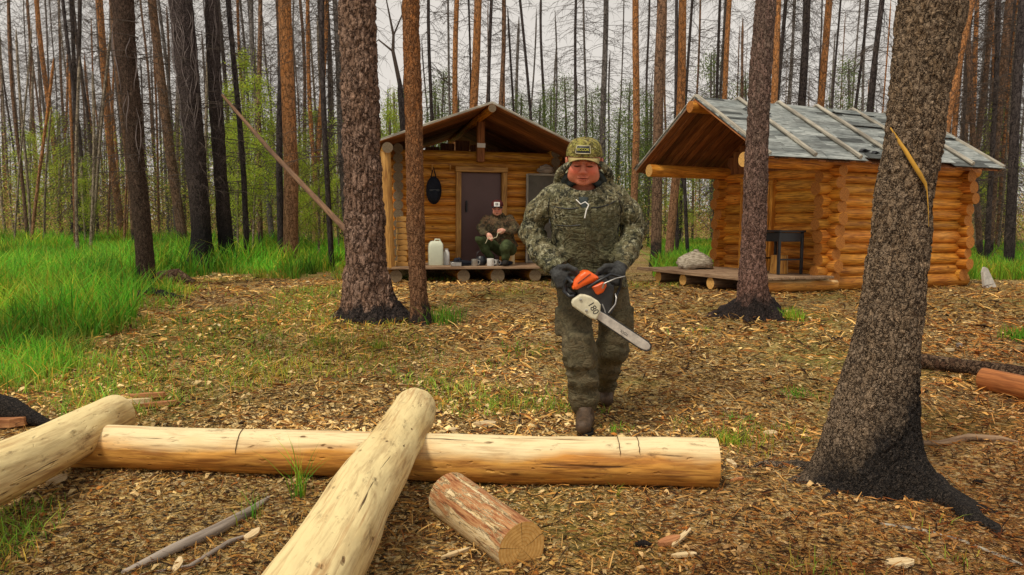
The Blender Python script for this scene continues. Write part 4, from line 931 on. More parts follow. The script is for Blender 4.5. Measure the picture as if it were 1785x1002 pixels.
# leafy young trees
YT = [(430, 90, 21, 0, 'leafy young birch'), (395, 150, 24, 1, 'leafy young birch'), (470, 200, 23, 1, 'leafy young birch'), (545, 190, 25, 0, 'leafy young birch'), (520, 250, 19, 1, 'leafy young birch'), (680, 190, 27, 0, 'leafy young birch'), (660, 215, 30, 1, 'leafy young birch'), (50, 230, 27, 0, 'leafy young birch'), (100, 190, 29, 1, 'leafy young birch'), (235, 260, 24, 1, 'leafy young birch'), (300, 230, 30, 0, 'leafy young birch'),
      (945, 170, 27, 2, 'young spruce'), (985, 130, 30, 2, 'young spruce'), (1045, 150, 29, 2, 'young spruce'), (905, 160, 31, 2, 'young spruce'), (1100, 140, 33, 2, 'young spruce'), (1130, 160, 27, 2, 'young spruce'), (775, 120, 30, 2, 'young spruce'), (690, 150, 29, 1, 'leafy young birch'), (1240, 90, 34, 2, 'young spruce'), (1480, 100, 33, 2, 'young spruce'), (440, 130, 18, 0, 'leafy young birch'), (500, 230, 18, 0, 'leafy young birch'), (590, 200, 19, 1, 'leafy young birch'), (415, 200, 18, 0, 'leafy young birch'), (555, 280, 17, 1, 'leafy young birch'), (960, 150, 34, 2, 'young spruce'), (1020, 165, 38, 2, 'young spruce'), (925, 185, 36, 2, 'young spruce'), (1080, 190, 30, 2, 'young spruce'), (1125, 200, 34, 2, 'young spruce'), (1300, 130, 40, 2, 'young spruce'), (760, 150, 36, 2, 'young spruce'), (1710, 250, 30, 2, 'young spruce'), (1740, 180, 28, 0, 'leafy young birch'), (1190, 250, 24, 1, 'leafy young birch'), (150, 270, 22, 1, 'leafy young birch')]
for px, pyt, Y, c, nm in YT:
    xb = W(px, 394, Y)[0]; H = W(px, pyt, Y)[2]-float(gz(xb, Y)); hp = (8.0, 7.0, 6.5)[c]; s = H/(hp+.2)
    where = 'behind the left cabin' if 600 < px < 1050 else ('beyond the grass left of the cabins' if px < 620 else 'near the right cabin')
    lab = ('light green leafy birch sapling ' if c < 2 else 'small greyish green young spruce ')+where
    bgtree(px, pyt, px, 394, 3.5, 'pale' if c < 2 else 'grey', Y, lab, name='birch_tree' if c < 2 else 'young_spruce', br=None, H=H, group='young green trees '+where, crown=(c, (s*.85, s*.85, s)))
for o_, k_ in ((T5, 5), (T6, 5), (T7, 5)): child(PB[k_], o_, (.9, .9, 1), k_*1.7)
for p in PB+PL:
    if p.parent is None: bpy.data.objects.remove(p)
# the wood far behind, which reads as one mass
mb = MB(); rr = random.Random(9)
for k in range(330):
    Y = rr.uniform(50, 92); X = rr.uniform(-.78, .78)*Y; z = float(gz(X, Y)); H = rr.uniform(7, 16) if X < -.1*Y or X > .25*Y else rr.uniform(4, 10); r = rr.uniform(.035, .10); ln = rr.uniform(-.3, .3); c = rr.choice([(.5, .42, .38), (1.5, 1.1, .8), (2.2, 1.8, 1.3), (3.6, 2.0, 1.0), (1, .95, .9)])
    mb.tube([(X, Y, z-.2), (X+ln*.5, Y, z+H*.5), (X+ln, Y, z+H)], [r*1.2, r*.9, r*.2], 5, False, col=c)
    for q in range(20):
        zz = z+H*rr.uniform(.1, 1); a = rr.uniform(0, 2*PI); l = rr.uniform(.3, 1.0)
        mb.tube([(X+ln*(zz-z)/H, Y, zz), (X+ln*(zz-z)/H+l*math.cos(a), Y+l*math.sin(a), zz-l*rr.uniform(0, 1.2))], [.02, .008], 3, False, col=(.6, .5, .45))
t = NT('far_wood', .95, .05); t.col(t.mix(1., (.095, .08, .07), t.tint(), 'MULTIPLY')); tag(mb.build('distant_forest', t.m), kind='stuff')
def cards(name, n, fn, mat, size, seed, up=.0):
    r = np.random.default_rng(seed); P, s = fn(r, n); n = len(P); A = r.normal(0, 1, (n, 3)); A[:, 2] += up; A /= np.linalg.norm(A, axis=1)[:, None]; B = np.cross(A, r.normal(0, 1, (n, 3))); B /= np.linalg.norm(B, axis=1)[:, None]
    s = (s*size*r.uniform(.5, 1.3, n))[:, None]; V = np.stack([P-A*s, P+B*s*.5, P+A*s, P-B*s*.5], 1).reshape(-1, 3); br = r.uniform(.45, 1.3, (n, 1)); m = r.random((n, 1)); tint = np.c_[br*(.75+.5*m), br*(.9+.15*m), br*(.6+.9*m)]
    mb = MB(); mb.add(V, np.arange(4*n).reshape(-1, 4), None, 0, np.repeat(tint, 4, 0)); return tag(mb.build(name, mat, smooth=False), kind='stuff')
def brush(r, n):
    Y = r.uniform(24, 80, n); X = r.uniform(-.76, .76, n)*Y; hm = (1.6+2.2*np.clip(fbm(np.c_[X*.25, Y*.12, X*0], 3, 4)+.3, 0, 1))*np.where(X < -.15*Y, 1.5, 1); z = gz(X, Y)+hm*r.random(n)**1.6
    return np.c_[X, Y, z], Y/30
cards('undergrowth', 110000, brush, M_brush, .055, 5)
def brush2(r, n):
    Y = r.uniform(19, 45, n); X = np.where(r.random(n) < .7, r.uniform(-.72, -.22, n), r.uniform(.12, .75, n))*Y; cl = fbm(np.c_[X*.4, Y*.2, X*0], 2, 14) > .02; X = X[cl]; Y = Y[cl]; m = len(X); z = gz(X, Y)+4.2*r.random(m)**1.5
    return np.c_[X, Y, z], Y/28
cards('green_undergrowth', 110000, brush2, M_leafA, .036, 6)
# ================================================================== grass
def blades(name, X, Y, h, wd, mat, seed, lean=.35, kind='stuff', origin=None, parent=None):
    r = np.random.default_rng(seed); n = len(X); a = r.uniform(0, 2*PI, n); l = np.abs(r.normal(0, lean, n))*h; Z = gz(X, Y)-.01; d = np.c_[np.cos(a), np.sin(a)]
    b = r.uniform(0, 2*PI, n); w = np.c_[np.cos(b), np.sin(b)]*wd[:, None]*.5; V = np.empty((n, 7, 3))
    for k, (t, s) in enumerate(((0, 1), (.4, .85), (.75, .55))):
        c = np.c_[X, Y]+d*(l*t*t)[:, None]
        V[:, 2*k, :2] = c-w*s; V[:, 2*k+1, :2] = c+w*s; V[:, 2*k, 2] = V[:, 2*k+1, 2] = Z+h*t*(1-.15*t)
    V[:, 6, :2] = np.c_[X, Y]+d*l[:, None]; V[:, 6, 2] = Z+h*(1-.25*lean)
    i = np.arange(n)[:, None]*7; q = np.concatenate([i+[0, 1, 3, 2], i+[2, 3, 5, 4]]); tr = i+np.array([4, 5, 6]); br = r.uniform(.45, 1.35, (n, 1))*np.clip(1+.9*fbm(np.c_[X*1.1, Y*.9, X*0], 3, 3), .3, 1.6)[:, None]; y_ = r.random((n, 1))**4*1.6+np.clip(fbm(np.c_[X*.7, Y*.6, X*0], 2, 19), 0, 1)[:, None]*.9; tint = np.c_[br*(.7+1.3*y_), br, br*(.8+.3*y_)]; T = np.repeat(tint, 7, 0)
    V = V.reshape(-1, 3)
    if origin is not None: V = V-origin
    mb = MB(); mb.add(V, q, None, 0, T); mb.L.append(tr.ravel().astype(np.int32)); mb.S.append(np.full(n, 3, np.int32)); mb.M.append(np.zeros(n, np.int32))
    o = mb.build(name, mat, parent, smooth=False)
    if parent is None and kind: o['kind'] = kind
    return o
def inpoly(x, y, poly):
    c = np.zeros(len(x), bool); n = len(poly)
    for i in range(n):
        (x1, y1), (x2, y2) = poly[i], poly[(i+1) % n]; m = ((y1 > y) != (y2 > y)) & (x < (x2-x1)*(y-y1)/(y2-y1+1e-12)+x1); c ^= m
    return c
r = np.random.default_rng(21)
bd = [(600, 428), (585, 466), (540, 486), (440, 474), (400, 466), (320, 470), (280, 486), (235, 540), (185, 590), (120, 640), (60, 672), (-160, 690)]
poly = [tuple(G(*p)[:2]) for p in bd]; poly = poly+[(-13, poly[-1][1]), (-26, 27), (poly[0][0]-.5, 27)]
X = r.uniform(-22, -1, 240000); Y = 4.6*np.exp(r.random(240000)*math.log(26/4.6)); e1 = fbm(np.c_[X*1.1, Y*1.1, X*0], 3, 6)*1.1; c1 = G(345, 492); dd = np.sqrt(((X-c1[0])/1.9)**2+((Y-c1[1])/1.3)**2); c2_ = G(262, 520); dd = np.minimum(dd, np.sqrt(((X-c2_[0])/.9)**2+((Y-c2_[1]+.25)/.9)**2)); m = inpoly(X+e1, Y+e1, poly) & (X > -.78*Y) & (r.random(len(X)) < np.clip(dd*1.3-.45, .05, 1)); X = X[m]; Y = Y[m]
hh = np.clip(.34+.46*fbm(np.c_[X*1.1, Y*.8, X*0], 3, 8), .08, .6)*r.uniform(.4, 1.3, len(X))*np.clip((Y-3.5)/4, .45, 1.15)
blades('tall_grass', X, Y, hh, .006+.0009*Y, M_grass, 1, .5)
X2 = r.uniform(-9, -.9, 90000); Y2 = 3.9*np.exp(r.random(90000)*math.log(14/3.9)); e1 = fbm(np.c_[X2*1.3, Y2*1.3, X2*0], 3, 66); sh = 1.15; m = inpoly(X2-.9+e1*1.2, Y2+.9+e1*1.2, poly) & (r.random(90000) < np.clip(e1*2.4+.35, 0, 1)); X2 = X2[m]; Y2 = Y2[m]; blades('sparse_grass', X2, Y2, .13*r.uniform(.4, 1.7, len(X2)), .004+.0007*Y2, M_drygrass, 12, .7)
X = r.uniform(2.5, 20, 90000); Y = r.uniform(13.2, 27, 90000); m = (X/Y > .19) & (X/Y < .75); X = X[m]; Y = Y[m]; blades('tall_grass', X, Y, .38*r.uniform(.5, 1.3, len(X)), .006+.0008*Y, M_grass, 2, .5)
# thin patchy grass over the clearing
n = 150000; Y = 2.4*np.exp(r.random(n)*math.log(13/2.4)); X = r.uniform(-.74, .74, n)*Y; q = fbm(np.c_[X*.8, Y*.8, X*0], 3, 31)+.55*np.clip((-X/Y-.05)*1.8, -.6, .6)*np.clip((Y-3.6)/2, 0, 1); m = (r.random(n) < np.clip((q-.07)*1.9, 0, .85))
X = X[m]; Y = Y[m]; blades('short_grass', X, Y, .06*r.uniform(.5, 1.8, len(X)), .003+.0006*Y, M_drygrass, 3, .8)
def tuft(px, py, n, h, spread, label, mat=None, seed=0):
    p = G(px, py); r = np.random.default_rng(seed+50); X = p[0]+r.normal(0, spread, n); Y = p[1]+r.normal(0, spread, n)
    o = empty('grass_tuft', p, 0, label, 'grass tuft'); blades('blades', X, Y, h*r.uniform(.5, 1.2, n), np.full(n, .003+.0006*p[1]), mat or M_grass, seed, .5, origin=p, parent=o)
for k, a in enumerate([(1272, 768, 130, .07, .05, 'small bright green tuft between the walking man and the right end of the long log'), (1078, 748, 60, .06, .04, 'small tuft just right of the walking man front boot'), (522, 868, 26, .30, .018, 'tall sparse grass stalks in front of the long log, left of the middle log'), (436, 905, 16, .16, .03, 'spindly weed growing out of the rotting bough'),
    (1380, 556, 160, .16, .07, 'green tuft at the foot of the pine in front of the right cabin'), (775, 562, 150, .24, .09, 'grass clump right of the slim orange barked pine'), (658, 610, 90, .12, .05, 'small tuft in front of the thick plated pine'), (1775, 590, 150, .16, .09, 'green tuft at the right edge beside the dark log'), (1395, 690, 80, .08, .08, 'thin olive tuft left of the big charred pine'),
    (575, 600, 120, .10, .14, 'low grass patch left of the thick plated pine'), (915, 610, 160, .07, .16, 'low olive grass patch left of the walking man'), (1295, 735, 50, .06, .07, 'faint tuft behind the bright green tuft'), (1080, 868, 8, .09, .01, 'lone grass blades at the front of the long log near its right end'), (1180, 735, 40, .05, .06, 'tiny tuft right of the walking man'),]):
    tuft(*a, seed=k)
M_weed = M_drygrass
# ================================================================== litter on the ground
t = NT('wood_chips', .9, .15); v = t.obj(); n_ = t.noise(t.map(v, 1), 90, 3, .6); t.col(t.mix(1., t.mix(t.ramp(n_, [(.4, 0), (.6, 1)]), (.75, .75, .75), (1, 1, 1)), t.tint(), 'MULTIPLY')); M_chip = t.m
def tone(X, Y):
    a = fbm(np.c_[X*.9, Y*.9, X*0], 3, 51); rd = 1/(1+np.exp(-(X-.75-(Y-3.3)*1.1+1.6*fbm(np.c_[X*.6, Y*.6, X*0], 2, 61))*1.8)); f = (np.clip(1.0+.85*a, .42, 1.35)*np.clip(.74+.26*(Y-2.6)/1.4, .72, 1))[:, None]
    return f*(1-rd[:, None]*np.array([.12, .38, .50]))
def litter(name, n, y0, y1, L0, L1, asp, cols, seed, dens=None, curl=.2, lift=.006):
    r = np.random.default_rng(seed); Y = y0*np.exp(r.random(n)**.9*math.log(y1/y0)); X = r.uniform(-.74, .74, n)*Y
    if dens is not None: m = r.random(n) < dens(X, Y); X = X[m]; Y = Y[m]; n = len(X)
    L = r.uniform(L0, L1, n)*(r.random(n)**1.5*1.2+.5)*np.clip(Y/3.2, 1, 2.4); w = L*r.uniform(asp*.6, asp*1.5, n); a = r.uniform(0, 2*PI, n); ti = r.normal(0, .22, n); ti2 = r.normal(0, .35, n)
    d = np.c_[np.cos(a)*np.cos(ti), np.sin(a)*np.cos(ti), np.sin(ti)]; s = np.c_[-np.sin(a)*np.cos(ti2), np.cos(a)*np.cos(ti2), np.sin(ti2)]; C = np.c_[X, Y, gzn(X, Y)+lift+np.abs(np.sin(ti))*L*.4]
    up = np.array([0, 0, 1.]); V = []
    for (u, b) in ((-1, 0), (0, 1), (1, 0)):
        for q in (-1, 1): V.append(C+d*(L*.5*u)[:, None]*(1)+s*(w*.5*q*(1 if u == 0 else r.uniform(.3, 1, n)))[:, None]+up*(L*curl*b*r.uniform(-.2, 1, n))[:, None])
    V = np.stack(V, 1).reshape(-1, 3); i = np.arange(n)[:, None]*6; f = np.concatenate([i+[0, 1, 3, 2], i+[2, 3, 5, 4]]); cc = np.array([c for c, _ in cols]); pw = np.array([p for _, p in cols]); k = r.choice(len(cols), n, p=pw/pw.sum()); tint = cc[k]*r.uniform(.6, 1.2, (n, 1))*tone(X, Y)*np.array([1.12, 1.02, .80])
    mb = MB(); mb.add(V, f, None, 0, np.repeat(tint, 6, 0)); return tag(mb.build(name, M_chip, smooth=False), kind='stuff')
CH = [((.84, .66, .34), 3), ((.70, .48, .18), 4), ((.46, .26, .08), 3), ((.06, .035, .02), 4), ((.48, .20, .05), 1.6), ((.5, .44, .33), 1)]
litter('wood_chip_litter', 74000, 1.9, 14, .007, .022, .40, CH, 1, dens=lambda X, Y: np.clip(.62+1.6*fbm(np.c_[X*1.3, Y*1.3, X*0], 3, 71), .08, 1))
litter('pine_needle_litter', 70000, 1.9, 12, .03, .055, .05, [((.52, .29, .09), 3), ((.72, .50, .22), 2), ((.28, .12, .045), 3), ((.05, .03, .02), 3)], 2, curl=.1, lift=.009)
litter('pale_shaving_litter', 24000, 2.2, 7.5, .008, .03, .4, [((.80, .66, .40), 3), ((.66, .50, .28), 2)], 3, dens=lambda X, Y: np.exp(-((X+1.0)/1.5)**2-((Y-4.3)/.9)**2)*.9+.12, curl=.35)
# single chips, slabs and charred cones one can point at
def slab(px, py, L, w, h, a, col, label, name='wood_slab', group=None, tilt=.05):
    p = G(px, py); o = empty(name, p, a, label, 'wood chip' if name != 'pine_cone' else 'cone', group); r = np.random.default_rng(int(px)); n = 9; th = np.linspace(0, 2*PI, n, endpoint=False); q = np.c_[np.cos(th)*L/2*r.uniform(.8, 1.1, n), np.sin(th)*w/2*r.uniform(.7, 1.1, n)]
    mb = MB(); mb.prism(q, .0, h, lambda v: np.c_[v[:, 0], v[:, 2], v[:, 1]+v[:, 0]*tilt+.004+L*.5*abs(tilt)]); mb.build('slab', col, o, smooth=False)
M_pale = wood('pale_chip', (.72, .56, .32), (.80, .66, .42), (.4, .25, .1), crack=.3); M_redchip = wood('red_chip', (.50, .20, .08), (.58, .30, .13), (.2, .07, .03)); M_cone = plain('charred_cone', (.02, .016, .015), .9, .1)
for a in [(1343, 757, .09, .07, .02, .2, M_pale, 'rounded pale chip left of the big charred pine'), (845, 741, .15, .08, .02, .1, M_pale, 'flat pale chip left of the walking man front boot'), (789, 751, .07, .05, .015, .4, M_pale, 'small pale chip right of the middle log far end'),
          (1188, 940, .20, .025, .012, .95, M_pale, 'long pale splinter lying at the lower right of the short log'), (1165, 948, .12, .05, .015, .5, M_redchip, 'wider splinter beside the long pale splinter'), (1193, 968, .11, .03, .01, .1, M_pale, 'short splinter in front of the long pale splinter'), (795, 968, .13, .022, .01, .6, M_pale, 'pale splinter left of the short log sawn end'),
          (250, 694, .34, .06, .03, .12, M_redchip, 'upper reddish slab of bark behind the left log end'), (225, 706, .30, .05, .03, .08, M_pale, 'lower pale slab of bark behind the left log end'), (278, 707, .22, .05, .025, .3, M_redchip, 'short reddish slab right of the stacked bark slabs'),
          (1275, 812, .035, .11, .02, .1, M_pale, 'upright pale chip beside the right end of the long log'), (1568, 983, .13, .06, .015, .15, M_pale, 'grey pale chip at the bottom, front of the big charred pine'), (1655, 612, .10, .05, .02, .2, M_pale, 'white chip lying on the dark log right of the charred pine'), (1672, 604, .06, .05, .03, .8, M_greywood, 'grey lump behind the white chip on the dark log'),
          (100, 838, .10, .05, .02, 1.2, M_pale, 'small curled shaving under the left log'), (560, 935, .12, .03, .012, 1.2, M_pale, 'pale splinter left of the middle log'), (440, 935, .10, .05, .012, 1.4, M_pale, 'square shaving beside the rotting bough'), (310, 990, .12, .03, .012, 1.8, M_pale, 'pale splinter at the bottom left edge of the picture'),
          (1285, 838, .10, .03, .01, .5, M_redchip, 'reddish chip in front of the right end of the long log'), (20, 742, .22, .12, .05, .1, M_redchip, 'reddish bark slab at the left edge in front of the charred root')]:
    slab(*a)
for k, (px, py, s, lb) in enumerate([(1118, 952, .032, 'dark cone lying alone in front of the long log right half'), (380, 627, .035, 'largest black cone in the ground left of the thick pine'), (225, 632, .022, 'small black cone beside the left grass'), (450, 652, .02, 'black cone in open ground behind the left part of the long log'), (1453, 590, .022, 'black cone left of the big charred pine'), (1340, 590, .02, 'tiny black cone below the pine in front of the right cabin'), (1703, 840, .025, 'black cone right of the big charred pine foot'), (1615, 684, .022, 'black cone right of the charred trunk, below the dark log')]):
    p = G(px, py); o = empty('pine_cone', p, k, lb, 'pine cone', 'dark cones scattered over the clearing'); mb = MB()
    for q in range(6):
        zz = q/5; mb.lathe([(0, 0), (s*.5*math.sin(PI*(.15+.75*zz))+.002, .1*s), (s*.35*math.sin(PI*(.15+.75*zz)), .45*s), (0, .45*s)], 9, ((zz-.5)*s*1.6, 0, s*.42), roty(1.57))
    mb.build('cone', M_cone, o, smooth=False)
# charred root lump at the left edge
o = empty('charred_root', G(15, 735), 0, 'charred root lump at the left edge behind the left log', 'root'); mb = MB(); mb.tube([(-.8, .1, .03), (-.3, .05, .11), (.0, .0, .08), (.22, -.06, .03), (.36, -.1, 0)], [.12, .12, .08, .04, .012], 14, noise=.35, nscale=6); mb.build('root_wood', M_pine1, o)
o = empty('root_mound', G(292, 494)+np.array([0, 0, 0]), 0, 'dark root mound in the grass between the fibrous spruce and the charred twins', 'mound'); mb = MB(); mb.tube([(-.35, 0, .0), (-.1, 0, .07), (.15, 0, .09), (.4, 0, 0)], [.05, .13, .14, .05], 12, noise=.3, nscale=6); mb.build('mound', M_oldbark, o)
# ================================================================== soft surface modelling (distance fields turned into meshes)
def smin(a, b, k): h = np.clip(.5+.5*(b-a)/k, 0, 1); return b+(a-b)*h-k*h*(1-h)
def smax(a, b, k): return -smin(-a, -b, k)
def cap(P, a, b, ra, rb=None):
    a = np.asarray(a, float); b = np.asarray(b, float); rb = ra if rb is None else rb; d = b-a; t = np.clip(((P-a)@d)/(d@d+1e-12), 0, 1); return np.linalg.norm(P-a-t[..., None]*d, axis=-1)-(ra+(rb-ra)*t)
def elp(P, c, r, R=None):
    q = P-np.asarray(c, float)
    if R is not None: q = q@np.asarray(R)
    r = np.asarray(r, float); k0 = np.linalg.norm(q/r, axis=-1); k1 = np.linalg.norm(q/r**2, axis=-1)+1e-9; return k0*(k0-1)/k1
def rbox(P, c, h, r, R=None):
    q = P-np.asarray(c, float)
    if R is not None: q = q@np.asarray(R)
    q = np.abs(q)-(np.asarray(h, float)-r); return np.linalg.norm(np.maximum(q, 0), axis=-1)+np.minimum(q.max(-1), 0)-r
def loft(P, L):
    "rows z, cx, cy, rx, ry"
    L = np.array(sorted(L.tolist() if isinstance(L, np.ndarray) else L)); z = P[..., 2]; f = lambda i: np.interp(z, L[:, 0], L[:, i]); rx, ry = f(3), f(4)
    k = np.sqrt(((P[..., 0]-f(1))/rx)**2+((P[..., 1]-f(2))/ry)**2); d = (k-1)*np.minimum(rx, ry); return smax(d, np.maximum(L[0, 0]-z, z-L[-1, 0]), .02)
def chain(P, pts, k=.02):
    d = None
    for (a, ra), (b, rb) in zip(pts[:-1], pts[1:]): e = cap(P, a, b, ra, rb); d = e if d is None else smin(d, e, k)
    return d
def nets(F, lo, hi, h):
    lo = np.array(lo, float); n = np.ceil((np.array(hi)-lo)/h).astype(int)+1
    ax = [lo[i]+h*np.arange(n[i]) for i in range(3)]; D = np.empty(tuple(n)); B = 12
    cs_ = [np.array([a[min(k+B//2, len(a)-1)] for k in range(0, len(a), B)]) for a in ax]; Dc = F(np.stack(np.meshgrid(*cs_, indexing='ij'), -1)); far = h*B*1.6+.05
    for bi in range(len(cs_[0])):
        for bj in range(len(cs_[1])):
            for bk in range(len(cs_[2])):
                s_ = tuple(slice(b*B, min((b+1)*B, n[q])) for q, b in enumerate((bi, bj, bk)))
                if abs(Dc[bi, bj, bk]) > far: D[s_] = Dc[bi, bj, bk]; continue
                D[s_] = F(np.stack(np.meshgrid(*[ax[q][s_[q]] for q in range(3)], indexing='ij'), -1))
    S = D < 0
    c = [(i, j, k) for i in (0, 1) for j in (0, 1) for k in (0, 1)]; sl = lambda o: tuple(slice(o[a], n[a]-1+o[a]) for a in range(3))
    cnt = np.zeros(n-1); acc = np.zeros((*(n-1), 3))
    for a in c:
        for x in range(3):
            if a[x]: continue
            b = list(a); b[x] = 1; d0, d1 = D[sl(a)], D[sl(b)]; m = (d0 < 0) != (d1 < 0); t = np.where(m, d0/np.where(m, d0-d1, 1), 0)
            cnt += m
            for q in range(3): acc[..., q] += m*(a[q]+(t if q == x else 0))
    M = cnt > 0; idx = -np.ones(n-1, np.int64); idx[M] = np.arange(M.sum()); I = np.argwhere(M); V = lo+h*(I+acc[M]/cnt[M][:, None]); Fs = []
    for x in range(3):
        y, z = (x+1) % 3, (x+2) % 3; s0 = [slice(1, n[a]-1) for a in range(3)]; s0[x] = slice(0, n[x]-1); s1 = list(s0); s1[x] = slice(1, n[x])
        a_, b_ = S[tuple(s0)], S[tuple(s1)]; m = a_ != b_; E = np.argwhere(m)+np.array([0 if q == x else 1 for q in range(3)]); fl = a_[m]
        def g(dy, dz): J = E.copy(); J[:, y] -= dy; J[:, z] -= dz; return idx[J[:, 0], J[:, 1], J[:, 2]]
        Q = np.stack([g(1, 1), g(0, 1), g(0, 0), g(1, 0)], -1); Q[~fl] = Q[~fl][:, ::-1]; Fs.append(Q)
    return V, np.concatenate(Fs)
def soft(name, F, lo, hi, h, mat, parent, O=None, tint=None, sm=2):
    V, Q = nets(F, lo, hi, h)
    for _ in range(sm):                                     # light smoothing
        acc = np.zeros_like(V); c = np.zeros(len(V))
        for a, b in ((0, 1), (1, 2), (2, 3), (3, 0)):
            np.add.at(acc, Q[:, a], V[Q[:, b]]); np.add.at(acc, Q[:, b], V[Q[:, a]]); np.add.at(c, Q[:, a], 1); np.add.at(c, Q[:, b], 1)
        V = V*.5+.5*acc/c[:, None]
    mb = MB(); T = tint(V) if tint is not None else None
    mb.add(V-(0 if O is None else O), Q, V, 0, T); return mb.build(name, mat, parent)
def fold(P, ax, f, amp, s=0, st=3.):
    "cloth folds: ridges across axis ax"
    ax = np.asarray(ax, float); ax = ax/np.linalg.norm(ax); t = (P@ax); Q = P-t[..., None]*ax; return amp*(1-np.abs(fbm(np.stack([Q[..., 0]*f/st, Q[..., 1]*f/st+t*f*.5, t*f+Q[..., 2]*f/st], -1), 2, s))*2.6)
# ------------------------------------------------------------------ cloth and skin
def camo(name, base, dark, light, tan, fl=.62, sc=1., lf=.55, plainz=None, wrk=.5):
    t = NT(name, .85, .15); v = t.obj(); a = t.noise(v, 9*sc, 3, .6, .4); b = t.noise(t.map(v, 1, (5, 3, 1)), 17*sc, 4, .7, .6); c_ = t.noise(t.map(v, (1, 1, .55), (9, 1, 4)), 38*sc, 5, .75, .5); d = t.noise(t.map(v, 1, (2, 8, 3)), 14*sc, 4, .65, .3)
    c = t.mix(t.ramp(a, [(.42, 0), (.58, .7)]), base, tan); c = t.mix(t.ramp(b, [(.50, 0), (.56, .9)]), c, dark); c = t.mix(t.ramp(c_, [(fl-.06, 0), (fl, lf)]), c, light); c = t.mix(t.ramp(d, [(.60, 0), (.66, .7)]), c, tuple(q*1.6 for q in base)); c = t.mix(t.ramp(c_, [(.33, .8), (.39, 0)]), c, dark)
    if plainz is not None:
        s3 = t.sep(v); ax = t.math('ABSOLUTE', t.math('SUBTRACT', s3[0], .03)); m1 = t.math('MULTIPLY', t.ramp(ax, [(.13, 1), (.19, 0)]), t.ramp(t.math('SUBTRACT', s3[2], plainz), [(0, 1), (.12, 0)]))
        c = t.mix(t.math('MULTIPLY', m1, .72), c, tuple(q*.8 for q in base))
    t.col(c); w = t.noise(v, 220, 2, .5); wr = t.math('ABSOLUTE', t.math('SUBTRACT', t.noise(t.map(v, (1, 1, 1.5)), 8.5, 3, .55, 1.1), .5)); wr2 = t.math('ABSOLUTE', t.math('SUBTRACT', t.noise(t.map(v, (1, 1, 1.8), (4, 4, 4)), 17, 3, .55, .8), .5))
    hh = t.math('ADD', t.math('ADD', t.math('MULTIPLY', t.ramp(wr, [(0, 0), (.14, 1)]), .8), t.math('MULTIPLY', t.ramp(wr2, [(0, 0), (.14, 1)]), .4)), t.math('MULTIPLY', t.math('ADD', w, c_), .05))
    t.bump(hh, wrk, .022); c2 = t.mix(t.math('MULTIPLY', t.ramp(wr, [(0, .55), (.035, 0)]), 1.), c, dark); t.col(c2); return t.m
z_0 = 1.28
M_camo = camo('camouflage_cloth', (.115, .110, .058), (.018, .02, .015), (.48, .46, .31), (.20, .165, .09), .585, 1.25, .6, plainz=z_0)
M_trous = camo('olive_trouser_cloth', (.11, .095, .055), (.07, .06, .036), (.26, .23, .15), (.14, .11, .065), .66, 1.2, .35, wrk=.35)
M_lining = plain('dark_hood_lining', (.045, .055, .055), .85, .15, var=.35, sc=60)
M_glove = plain('black_knit_glove', (.042, .043, .043), .75, .25, var=.5, sc=80, bump=.5)
M_boot = plain('brown_boot_leather', (.075, .047, .028), .6, .3, var=.5, sc=40, bump=.4)
M_bootT = plain('tan_boot_toe', (.20, .11, .06), .6, .3, var=.4, sc=30, bump=.3)
M_sole = plain('rubber_sole', (.02, .018, .016), .8, .2)
M_cap = camo('cap_cloth', (.26, .24, .055), (.07, .06, .025), (.55, .50, .24), (.30, .22, .08), .62, 2.2, .5)
M_brim = plain('cap_brim_cloth', (.36, .29, .12), .8, .2, var=.25, sc=50)
def skin(name, c):
    t = NT(name, .5, .35); n = t.noise(t.obj(), 28, 4, .6); t.b.inputs['Subsurface Weight'].default_value = .0; t.b.inputs['Subsurface Radius'].default_value = (.01, .004, .002)
    t.col(t.mix(1., t.mix(t.ramp(n, [(.35, 0), (.65, 1)]), tuple(q*.9 for q in c), tuple(min(1, q*1.08) for q in c)), t.tint(), 'MULTIPLY')); t.bump(t.noise(t.obj(), 300, 2, .5), .15, .001); return t.m
M_skin = skin('ruddy_skin', (.60, .20, .115))
# ------------------------------------------------------------------ head in its own frame: x right, -y face, z up
def head_sdf(p, wide=1.12):
    p = p/np.array([wide, 1, 1]); d = elp(p, (0, .012, .045), (.076, .094, .082)); d = smin(d, elp(p, (0, -.022, -.045), (.062, .060, .062)), .045)
    d = smin(d, elp(p, (0, -.062, -.094), (.028, .022, .018)), .03)
    for s in (-1, 1):
        d = smin(d, elp(p, (s*.036, -.050, -.032), (.030, .030, .030)), .025); d = smin(d, elp(p, (s*.046, -.025, -.070), (.026, .035, .028)), .03)
        d = smin(d, cap(p, (s*.012, -.088, .024), (s*.045, -.072, .025), .009, .007), .014)
        d = smax(d, -elp(p, (s*.030, -.103, .004), (.020, .021, .013)), .008)
        d = smin(d, elp(p, (s*.030, -.076, .001), (.016, .0125, .012)), .004)
        d = smin(d, elp(p, (s*.0125, -.098, -.036), (.009, .010, .0075)), .006)
        d = smin(d, elp(p, (s*.079, .016, -.004), (.010, .021, .033), roty(s*.15)), .008); d = smax(d, -elp(p, (s*.089, .010, -.002), (.006, .012, .020)), .005)
    d = smin(d, cap(p, (0, -.088, .012), (0, -.110, -.030), .008, .0125), .010)
    d = smin(d, cap(p, (-.021, -.084, -.064), (.021, -.084, -.064), .0055), .006); d = smin(d, elp(p, (0, -.090, -.0625), (.018, .008, .006)), .006)
    d = smin(d, elp(p, (0, -.088, -.075), (.019, .009, .007)), .007); d = smax(d, -cap(p, (-.024, -.096, -.0685), (.024, -.096, -.0685), .0022), .003)
    d = smin(d, cap(p, (0, .028, -.05), (0, .055, -.17), .056, .062), .03); return d
